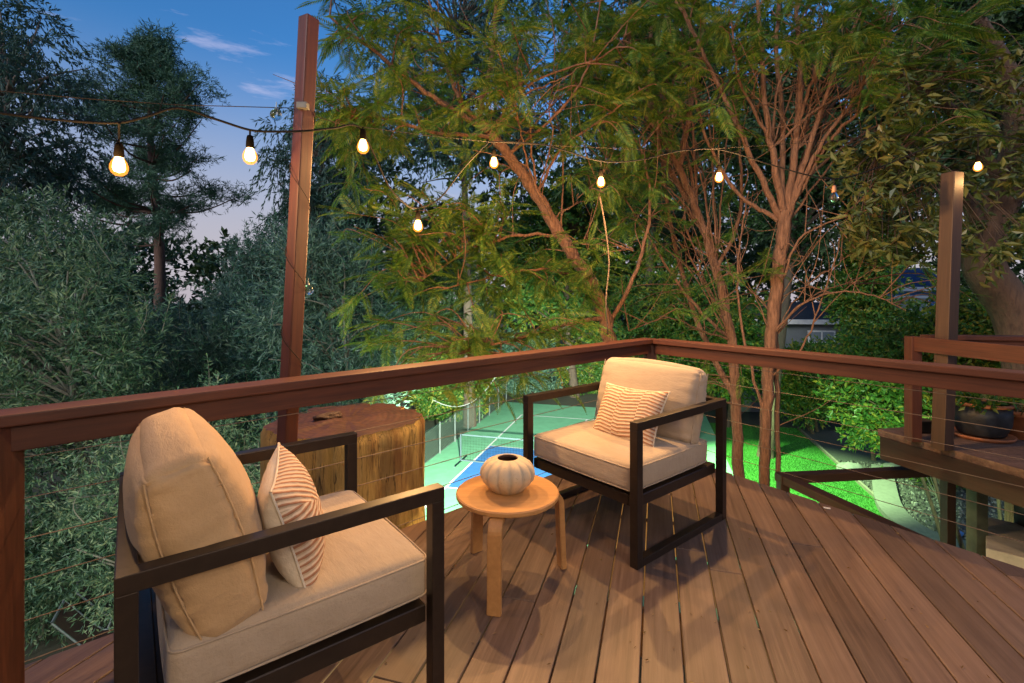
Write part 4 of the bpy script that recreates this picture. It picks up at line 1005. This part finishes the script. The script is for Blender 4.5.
crown_tree('willow_shrub','low leafy shrub under the left railing beside the cut trunk','shrub',base(215,6.6),P(190,505,6.6),(1.5,1.0,1.5),90,LF['olive'],BK['olive'],.06,A(30,18,.075,.017,.36,.7,0,.8),'willowy shrubs behind the left railing',37,.33,stems=3,shell=.3,shoots=45)
# bright shrubs under the trees on the right
S=A(26,16,.11,.05,.4,.9,.1,.7)
crown_tree('leafy_shrub','bright green shrub with a few yellow leaves below the platform railing','shrub',base(975,9.5),P(890,392,9.5),(.9,.8,1.0),46,LF['bright'],BK['dark'],.06,S,'leafy shrubs round the lawn',41,.42,stems=3,shell=.25)
crown_tree('leafy_shrub','green shrub between the lawn and the grey house','shrub',base(726,21),P(724,345,21),(1.8,1.2,2.4),60,LF['bright'],BK['dark'],.07,A(26,16,.15,.065,.5,.9,.1,.7),'leafy shrubs round the lawn',42,.55,stems=3,shell=.25)
crown_tree('leafy_shrub','dark shrub hiding the foot of the blue shed','shrub',base(930,16),P(925,362,16),(2.6,1.3,1.4),70,LF['bright'],BK['dark'],.07,A(26,16,.15,.065,.5,.9,.1,.7),'leafy shrubs round the lawn',43,.55,stems=3,shell=.25)
crown_tree('leafy_shrub','tall green shrub between the grey house and the blue shed','shrub',base(866,17),P(866,290,17),(.6,.8,3.4),70,LF['bright'],BK['dark'],.08,A(26,16,.15,.065,.5,.9,.1,.7),'leafy shrubs round the lawn',44,.5,stems=2,shell=.25)
crown_tree('leafy_shrub','shrub with trembling green leaves behind the middle trunks','shrub',base(690,19),P(690,330,19),(2.6,1.4,2.4),80,LF['bright'],BK['dark'],.08,A(26,16,.18,.075,.6,.9,.1,.7),'leafy shrubs round the lawn',45,.62,stems=3,shell=.25)
crown_tree('leafy_shrub','shrub beside the brown post behind the flower pots','shrub',base(985,8.5),P(985,360,8.5),(1.4,1.0,1.3),70,LF['bright'],BK['dark'],.05,A(24,16,.10,.045,.35,.9,.1,.7),'leafy shrubs round the lawn',46,.36,stems=3,shell=.25)
crown_tree('leafy_shrub','small seedling shrub growing in the gravel bed','shrub',G(938,500,YARD),G(938,485,YARD)+Vector((0,0,.55)),(.8,.6,.45),26,LF['bright'],BK['olive'],.03,A(16,12,.12,.03,.3,.8,.1,.8),'leafy shrubs round the lawn',47,.24,stems=1,shell=.3)

for i,(px,py,Y,rx,rz,lab) in enumerate(((452,385,22,1.5,1.5,'green shrub growing over the chain link fence beside the court'),(520,365,28,2.4,1.9,'lit green shrub closing the far end of the court, under the slanting tree'),(600,370,28,2.2,1.8,'lit green shrub at the far end of the court behind the far armchair'),(668,372,26,2.0,1.6,'lit green shrub at the far right corner of the court'))):
    crown_tree('leafy_shrub',lab,'shrub',base(px,Y),P(px,py,Y),(rx,1.0,rz),56,LF['bright'] if i!=1 else LF['olive2'],BK['dark'],.07,A(26,16,.19,.08,.6,.9,.1,.7),'leafy shrubs round the court',81+i,.55,stems=3,shell=.25)
rs=np.random.default_rng(4)
def fan(src,n,x0,x1,y0,y1,r0,Y0,Y1):
    out=[]
    for k in range(n):
        a=src[rs.integers(len(src))]; x=rs.uniform(x0,x1); y=rs.uniform(y0,y1); Y=rs.uniform(Y0,Y1); m=((a[0]*.55+x*.45)+rs.normal()*9+(x-a[0])*-.10,a[1]*.5+y*.5,(a[2]+Y)/2)
        q=((a[0]*.2+x*.8)+rs.normal()*8,a[1]*.25+y*.75,(a[2]+Y*3)/4); out.append(([a,m,q,(x,y,Y)],r0*rs.uniform(.6,1.2),.004))
    return out
crown_tree('leafy_shrub','dark green shrub hiding the lower wall of the grey house','shrub',base(812,20),P(808,382,20),(1.7,1.0,1.45),60,LF['bright'],BK['dark'],.07,A(26,16,.17,.07,.5,.9,.1,.7),'leafy shrubs round the lawn',91,.5,stems=3,shell=.25)
crown_tree('olive_tree','young olive bush low at the left edge in front of the dark slatted fence','olive bush',base(42,8.2),P(42,570,8.2),(.75,.6,.95),44,LF['olive'],BK['olive'],.04,O,'olive trees left of the deck',92,.33,stems=2,shell=.3)
# jacarandas: limbs follow the photograph, feathery fronds on thin twigs
def frond_template(npair=17):
    V=[];Q=[]
    for i in range(npair):
        s=(i+.6)/npair; x=s; z=-.22*s*s; l=.24*math.sin(math.pi*min(1,.18+.80*s))**.8*(1 if s<.9 else .7)
        for sg in (-1,1):
            a=R(58-18*s); dx,dy=l*math.cos(a),sg*l*math.sin(a); w=.026
            n=len(V); V+= [(x,0,z),(x+dx*.5+w*.5*1,dy*.5-sg*w*.3,z-.01),(x+dx,dy,z-.06*l/.24),(x+dx*.5-w,dy*.5+sg*w*.3,z-.01)]; Q.append((n,n+1,n+2,n+3))
    n=len(V); V+=[(0,-.006,0),(0,.006,0),(.55,.005,-.07),(.55,-.005,-.07),(1,.002,-.22),(1,-.002,-.22)]; Q+=[(n,n+1,n+2,n+3),(n+3,n+2,n+4,n+5)]
    return np.array(V),np.array(Q)
FT=frond_template()
def fronds(C,D,L,rg):
    """C origins, D directions"""
    n=len(C); D=unit(D); up=np.array([0,0,1.])+rg.normal(size=(n,3))*.35; y=unit(np.cross(up,D)); z=np.cross(D,y)
    L=(L*rg.uniform(.45,1.15,n))[:,None,None]; tv,tq=FT; st=rg.uniform(.8,1.15,(n,1,1))
    V=C[:,None]+L*(tv[None,:,0:1]*D[:,None]+tv[None,:,1:2]*y[:,None]*st+tv[None,:,2:3]*z[:,None]*rg.uniform(.3,1.8,(n,1,1)))
    return V.reshape(-1,3),(tq[None]+len(tv)*np.arange(n)[:,None,None]).reshape(-1,4)
def jacaranda(label,limbs,sprays,seed,bare=.30,twr=.006):
    rg=np.random.default_rng(seed); b=limbs[0][0][0]; b=P(*b) if len(b)==3 else Vector(b)
    b=Vector((b.x,b.y,Zb)); t=empty('jacaranda_tree',b); tag(t,label,'jacaranda tree','feathery leaved trees close to the deck')
    tb=Tubes(); cl=Cloud(); allp=[]
    for pts,r0,r1 in limbs:
        pp=[P(*q) for q in pts]
        if pts is limbs[0][0] or pts[0][1]>=330 and r0>.05 and pts[0][1]>400: pp=[Vector((pp[0].x+.0,pp[0].y,Zb))]+pp
        sp=smooth_path(pp,7); sp+=rg.normal(size=sp.shape)*.008; k=10 if r0>.06 else 6
        tb.add(sp,np.linspace(r0,r1,len(sp)),k,False); allp.append(sp[len(sp)//4:])
    AP=np.concatenate(allp)
    for (x0,y0,x1,y1,Y0,Y1,n,per,Ls) in sprays:
        for k in range(n):
            c=np.array(tuple(P(rg.uniform(x0,x1),rg.uniform(y0,y1),rg.uniform(Y0,Y1))))
            d=np.linalg.norm((AP-c)*[1,1,1.3],axis=1)+(AP[:,2]>c[2]+.3)*.5; a=AP[np.argmin(d+rg.random(len(d))*.5)]
            ln=np.linalg.norm(c-a); 
            if ln>2.4: a=c+(a-c)*2.4/ln; a[2]-=.3
            m=(a+c)/2+np.array([0,0,.15*min(ln,2)])+rg.normal(size=3)*.1*min(ln,2); sp=smooth_path([a,m,c],5)
            tb.add(sp,np.linspace(twr*1.7,twr*.5,len(sp)),4,False)
            tdir=sp[-1]-sp[-3]; tdir/=np.linalg.norm(tdir)+1e-9
            u=rg.normal(size=(per,3))*[1,1,.45]+tdir*.6; C=c-tdir*rg.random((per,1))*.35
            cl.add(fronds(C,u,Ls,rg))
    # bare fine twigs
    for k in range(int(len(AP)*bare)):
        a=AP[rg.integers(len(AP))]; d=rg.normal(size=3); d[2]=abs(d[2])*1.1+.2; d/=np.linalg.norm(d); L=rg.uniform(.3,1.15)
        sp=smooth_path([a,a+d*L*.5+rg.normal(size=3)*.06,a+d*L+rg.normal(size=3)*.12],4); tb.add(sp,np.linspace(.0075,.0025,len(sp)),4,False)
    tb.build('trunk',BK['jac'],t,b); cl.build('crown',LF['jac'],t,b)
jacaranda('slanting feathery leaved tree whose limb leans left over the railing',[
  ([(616,420,6.2),(607,330,6.1),(592,285,6.0),(562,238,5.9),(537,196,5.8),(508,155,5.7),(488,131,5.6)],.105,.055),
  ([(488,131,5.6),(440,102,5.4),(385,60,5.2),(330,18,5.0)],.038,.012),
  ([(494,138,5.6),(430,132,5.3),(380,116,5.1),(345,120,5.0)],.026,.008),
  ([(488,131,5.6),(480,112,5.6),(492,60,5.7),(497,-10,5.8)],.042,.02),
  ([(480,120,5.6),(462,105,5.5),(445,60,5.4),(430,0,5.3)],.03,.012),
  ([(560,236,5.9),(520,235,5.6),(470,250,5.3),(420,282,5.1)],.024,.007),
  ([(601,318,6.0),(565,325,5.7),(515,340,5.4),(470,352,5.1)],.03,.008),
  ([(592,285,6.0),(550,270,5.6),(500,275,5.3),(440,290,5.0)],.022,.007),
  ([(607,330,6.1),(640,260,6.0),(650,200,6.0),(640,140,6.1)],.03,.01),
  ([(537,196,5.8),(560,150,5.7),(600,120,5.6),(640,90,5.5)],.02,.007),
  *fan([(508,155,5.7),(537,196,5.8),(562,238,5.9),(488,131,5.6)],12,380,640,-10,110,.014,5.0,6.4),
  *fan([(592,285,6.0),(562,238,5.9),(603,318,6.1)],4,520,640,180,300,.010,5.2,6.2),
  ([(508,155,5.7),(560,110,5.6),(590,60,5.6),(600,0,5.6)],.02,.008),
 ],[(325,0,520,130,4.6,6.6,70,8,.42),(340,120,520,260,4.6,6.3,46,8,.40),(345,250,600,345,4.6,6.2,62,8,.40),(370,330,570,405,4.4,5.9,34,8,.36),(510,0,680,140,5.0,6.6,56,8,.42),(540,130,680,240,5.2,6.6,22,6,.38),(600,385,690,440,6.2,8.5,7,6,.34),(390,170,500,270,4.5,5.2,16,8,.38)],51,.12)
stem=[(764,500,6.1),(766,420,6.1),(771,335,6.1),(779,270,6.1),(786,212,6.1)]
def S_(pts,a,b): return (pts,a,b)
jacaranda('many stemmed feathery leaved tree right of the far armchair',[
  (stem,.056,.084),
  ([(779,500,6.25),(777,400,6.25),(776,335,6.15),(782,270,6.1)],.03,.035),
  ([(786,215,6.1),(797,130,6.1),(800,60,6.2),(795,-20,6.3)],.048,.02),([(784,215,6.1),(770,140,6.0),(762,60,6.0),(757,-20,6.0)],.046,.018),
  ([(780,218,6.1),(748,150,6.0),(712,70,5.9),(672,-10,5.8)],.042,.016),([(788,215,6.1),(808,150,6.0),(832,80,5.9),(868,-10,5.8)],.042,.014),
  ([(790,212,6.1),(818,150,5.9),(860,90,5.7),(885,40,5.5),(900,-20,5.4)],.03,.01),([(792,205,6.1),(830,140,5.9),(880,95,5.7),(932,50,5.5)],.03,.01),
  ([(788,215,6.1),(815,170,6.2),(870,130,6.3),(930,105,6.4)],.026,.009),([(782,212,6.1),(782,120,6.3),(776,50,6.4),(782,-20,6.5)],.04,.02),
  ([(778,220,6.1),(735,190,6.2),(700,120,6.3),(690,40,6.4)],.03,.012),([(797,130,6.1),(815,70,6.0),(828,10,6.0)],.025,.012),
  ([(770,140,6.0),(740,80,5.9),(730,10,5.9)],.022,.01),([(775,300,6.1),(800,240,5.9),(850,210,5.7),(900,150,5.5)],.016,.006),([(771,335,6.1),(810,300,5.8),(860,292,5.6),(905,310,5.5)],.016,.006),
  *fan([(786,215,6.1),(784,225,6.1),(790,205,6.1),(797,150,6.1),(770,150,6.05)],20,690,960,-20,90,.016,5.6,6.8),
  *fan([(771,340,6.1),(775,300,6.1),(767,400,6.1)],5,690,880,200,330,.010,5.6,6.6),
  ([(768,380,6.1),(800,350,5.9),(822,300,5.8),(840,240,5.7)],.015,.006),([(766,420,6.1),(742,330,6.2),(738,260,6.3),(748,190,6.3)],.02,.008)],
  [(660,-10,800,60,5.2,6.8,34,7,.42),(800,-10,1010,70,4.8,6.6,52,8,.42),(860,60,1000,130,4.8,6.2,14,7,.40),(640,60,760,140,5.2,6.8,18,6,.38),(700,250,780,330,5.8,7.2,12,6,.34),(900,270,990,330,5.4,6.4,5,5,.30)],52)
jacaranda('twisting feathery leaved tree between the slanting limb and the many stems',[
  ([(740,500,6.9),(737,430,6.9),(731,340,6.9),(716,270,6.9),(697,212,6.9),(672,152,6.8),(645,112,6.8)],.085,.04),
  ([(672,152,6.8),(640,90,6.7),(600,50,6.6),(560,30,6.5)],.035,.012),([(680,165,6.8),(690,110,6.9),(700,50,7.0),(706,-20,7.1)],.05,.02),
  ([(697,212,6.9),(660,150,7.1),(650,70,7.2),(655,-20,7.3)],.05,.02),([(716,270,6.9),(740,215,7.0),(738,130,7.1),(725,40,7.2)],.03,.012),
  ([(731,340,6.9),(690,300,6.8),(650,240,6.7),(620,190,6.6)],.026,.008),([(737,400,6.9),(700,330,7.2),(672,230,7.3),(660,140,7.3)],.05,.02),
  *fan([(697,212,6.9),(680,170,6.85),(716,270,6.9),(668,140,6.8)],18,570,760,-20,110,.015,6.2,7.6),
  *fan([(731,340,6.9),(728,320,6.9),(716,270,6.9)],9,600,720,130,260,.011,6.3,7.2),
  ([(700,225,6.9),(670,190,6.6),(630,170,6.4)],.018,.006),([(731,340,6.9),(705,332,6.6),(668,318,6.4),(630,330,6.3)],.016,.006)],
  [(560,-10,720,70,6.0,7.6,40,7,.42),(570,60,690,180,5.8,7.6,46,8,.40),(600,180,740,330,6.0,8.0,44,7,.38),(670,330,750,400,6.6,8,14,6,.34)],53)
# thin dangling vine under a bulb
tb=Tubes(); pts=[P(600,197,3.95),P(605,225,3.95),P(609,262,3.9),P(606,300,3.62),P(608,335,3.6)]; tb.add(smooth_path(pts,5)-np.array(tuple(pts[0])),np.linspace(.008,.005,21),6); o=tb.build('hanging_vine',BK['dark']); o.location=pts[0]; tag(o,'single bare vine dangling under a lit bulb above the railing','vine')
# big leaved tree over the platform
def broad():
    rg=np.random.default_rng(61); b=Vector(base(1015,6.6)); t=empty('broad_leaved_tree',b); tag(t,'thick trunked tree with big drooping olive leaves over the platform','tree')
    tb=Tubes(); cl=Cloud()
    limbs=[([(1030,420,6.6),(1016,320,6.6),(985,270,6.6),(985,235,6.6),(1003,195,6.5),(1020,150,6.4)],.27,.2),([(985,240,6.6),(965,200,6.4),(925,165,6.1),(880,150,5.8)],.10,.03),([(1003,195,6.5),(975,140,6.2),(940,100,5.9),(900,80,5.6)],.10,.03),([(1020,150,6.4),(1010,80,6.2),(980,20,6.0)],.16,.06),([(1020,330,6.6),(1050,260,6.7),(1060,150,6.8)],.2,.1)]
    AP=[]
    for i,(pts,r0,r1) in enumerate(limbs):
        pp=[P(*q) for q in pts]
        if i==0: pp=[Vector((pp[0].x,pp[0].y,Zb))]+pp
        sp=smooth_path(pp,7); tb.add(sp,np.linspace(r0,r1,len(sp)),12 if i in(0,4) else 8,False); AP.append(sp[len(sp)//2:] if i else sp[-4:])
    AP=np.concatenate(AP)
    for (x0,y0,x1,y1,Y0,Y1,n) in ((835,130,940,240,4.9,6.4,80),(880,50,1060,180,4.9,6.6,110),(930,180,1060,255,5.2,6.6,40),(850,215,935,262,5,6.2,26),(960,225,1040,275,5,5.8,10)):
        for k in range(n):
            c=np.array(tuple(P(rg.uniform(x0,x1),rg.uniform(y0,y1),rg.uniform(Y0,Y1)))); a=AP[np.argmin(np.linalg.norm(AP-c,axis=1)+rg.random(len(AP))*.9)]
            sp=smooth_path([a,(a+c)/2+np.array([0,0,.12]),c],4); tb.add(sp,np.linspace(.007,.003,len(sp)),4,False)
            m=17; u=rg.normal(size=(m,3))*[1,1,.5]; u[:,2]-=.55; cl.add(leaves(np.repeat(c[None],m,0)+rg.normal(size=(m,3))*.05,u,.135,.052,.2,rg,.08))
    tb.build('trunk',bark('thick_bark',(.06,.030,.017),(.15,.08,.045)),t,b); cl.build('crown',LF['broad'],t,b)
broad()

# ------------------------------------------------------------------ flower pots on the platform
def pots():
    rg=np.random.default_rng(71)
    c=G(981,437,0); t=empty('flower_pot',c); tag(t,'dark glazed flower pot with orange rim and saucer on the platform','flower pot','pots on the platform')
    bm,_=lathe_bm([(0,.03),(.15,.03),(.165,.045),(.20,.13),(.205,.20),(.20,.30),(.19,.295),(.185,.26),(0,.255)],48); from_bm('pot',bm,M['glaze'],t,None,True)
    bm,_=lathe_bm([(.198,.29),(.212,.294),(.216,.308),(.205,.322),(.186,.316),(.184,.294)],48); from_bm('rim',bm,M['terracotta'],t,None,True)
    bm,_=lathe_bm([(0,.0),(.205,.0),(.225,.02),(.228,.034),(.218,.034),(.20,.02),(0,.018)],48); from_bm('saucer',bm,M['terracotta'],t,None,True)
    bm,_=lathe_bm([(0,.282),(.1,.286),(.181,.276)],32); from_bm('soil',bm,M['soil'],t)
    cl=Cloud(); n=60; a=rg.uniform(0,6.283,n); C=np.stack([np.cos(a)*.1,np.sin(a)*.1,np.full(n,.29)],1)*[1,1,1]; D=np.stack([np.cos(a)*1.2,np.sin(a)*1.2,rg.uniform(.2,1.3,n)],1)
    cl.add(twig_leaves(C,D,.24,9,.075,.03,.9,.05,rg)); cl.build('foliage',LF['bright'],t,(0,0,0))
    c=G(1016,437,0)+Vector((.03,.0,0)); t=empty('flower_pot',c); tag(t,'plain terracotta flower pot with spiky plant at the right edge','flower pot','pots on the platform')
    bm,_=lathe_bm([(0,0),(.12,0),(.15,.2),(.165,.2),(.168,.25),(.15,.25),(.14,.21),(0,.2)],40); from_bm('pot',bm,M['terracotta'],t,None,True)
    cl=Cloud(); n=170; a=rg.uniform(0,6.283,n); C=np.stack([np.cos(a)*.06,np.sin(a)*.06,np.full(n,.2)],1); D=np.stack([np.cos(a),np.sin(a),rg.uniform(.1,1.3,n)],1)
    cl.add(leaves(C,D,.30,.012,.2,rg,.15)); cl.build('foliage',leaf('spiky_leaf',[(.10,.12,.03),(.25,.23,.08),(.35,.30,.12)],.2),t,(0,0,0))
    c=G(923,432,0); t=empty('nursery_pot',c); tag(t,'small black nursery pot left of the dark glazed pot','flower pot','pots on the platform')
    bm=box_bm(.13,.13,.11,.012,2,0,0,.055); from_bm('pot',bm,M['black'],t); from_bm('rim',box_bm(.142,.142,.016,.004,2,0,0,.103),M['black'],t)
    bm=box_bm(.115,.115,.004,.001,1,0,0,.1125); from_bm('soil',bm,M['soil'],t)
pots()

# leaflets fallen on the deck
rg=np.random.default_rng(90); n=70; px=rg.uniform(380,1000,n); C=[]
for k in range(n):
    p=G(rg.uniform(350,1020),rg.uniform(520,683),.004); C.append(tuple(p))
C=np.array(C); ok=np.array([abs(c[0]+.02)>.3 or abs(c[1]-2.2)>.3 for c in C]); ok&=np.array([(Vector((c[0],c[1],0))-Q0).dot(Vector((-RD.y,RD.x,0)))*(Vector((0,0,0))-Q0).dot(Vector((-RD.y,RD.x,0)))>.02 for c in C]); C=C[ok]; D=rg.normal(size=(len(C),3)); D[:,2]=.05
V,Q=leaves(C,D,.016,.006,.1,rg); o=np_mesh('litter',V,Q,leaf('dry_leaflet',[(.10,.05,.02),(.22,.13,.05),(.30,.22,.08)],.1)); tag(o,'tiny dry leaflets scattered over the deck boards','leaf litter',kind='stuff')
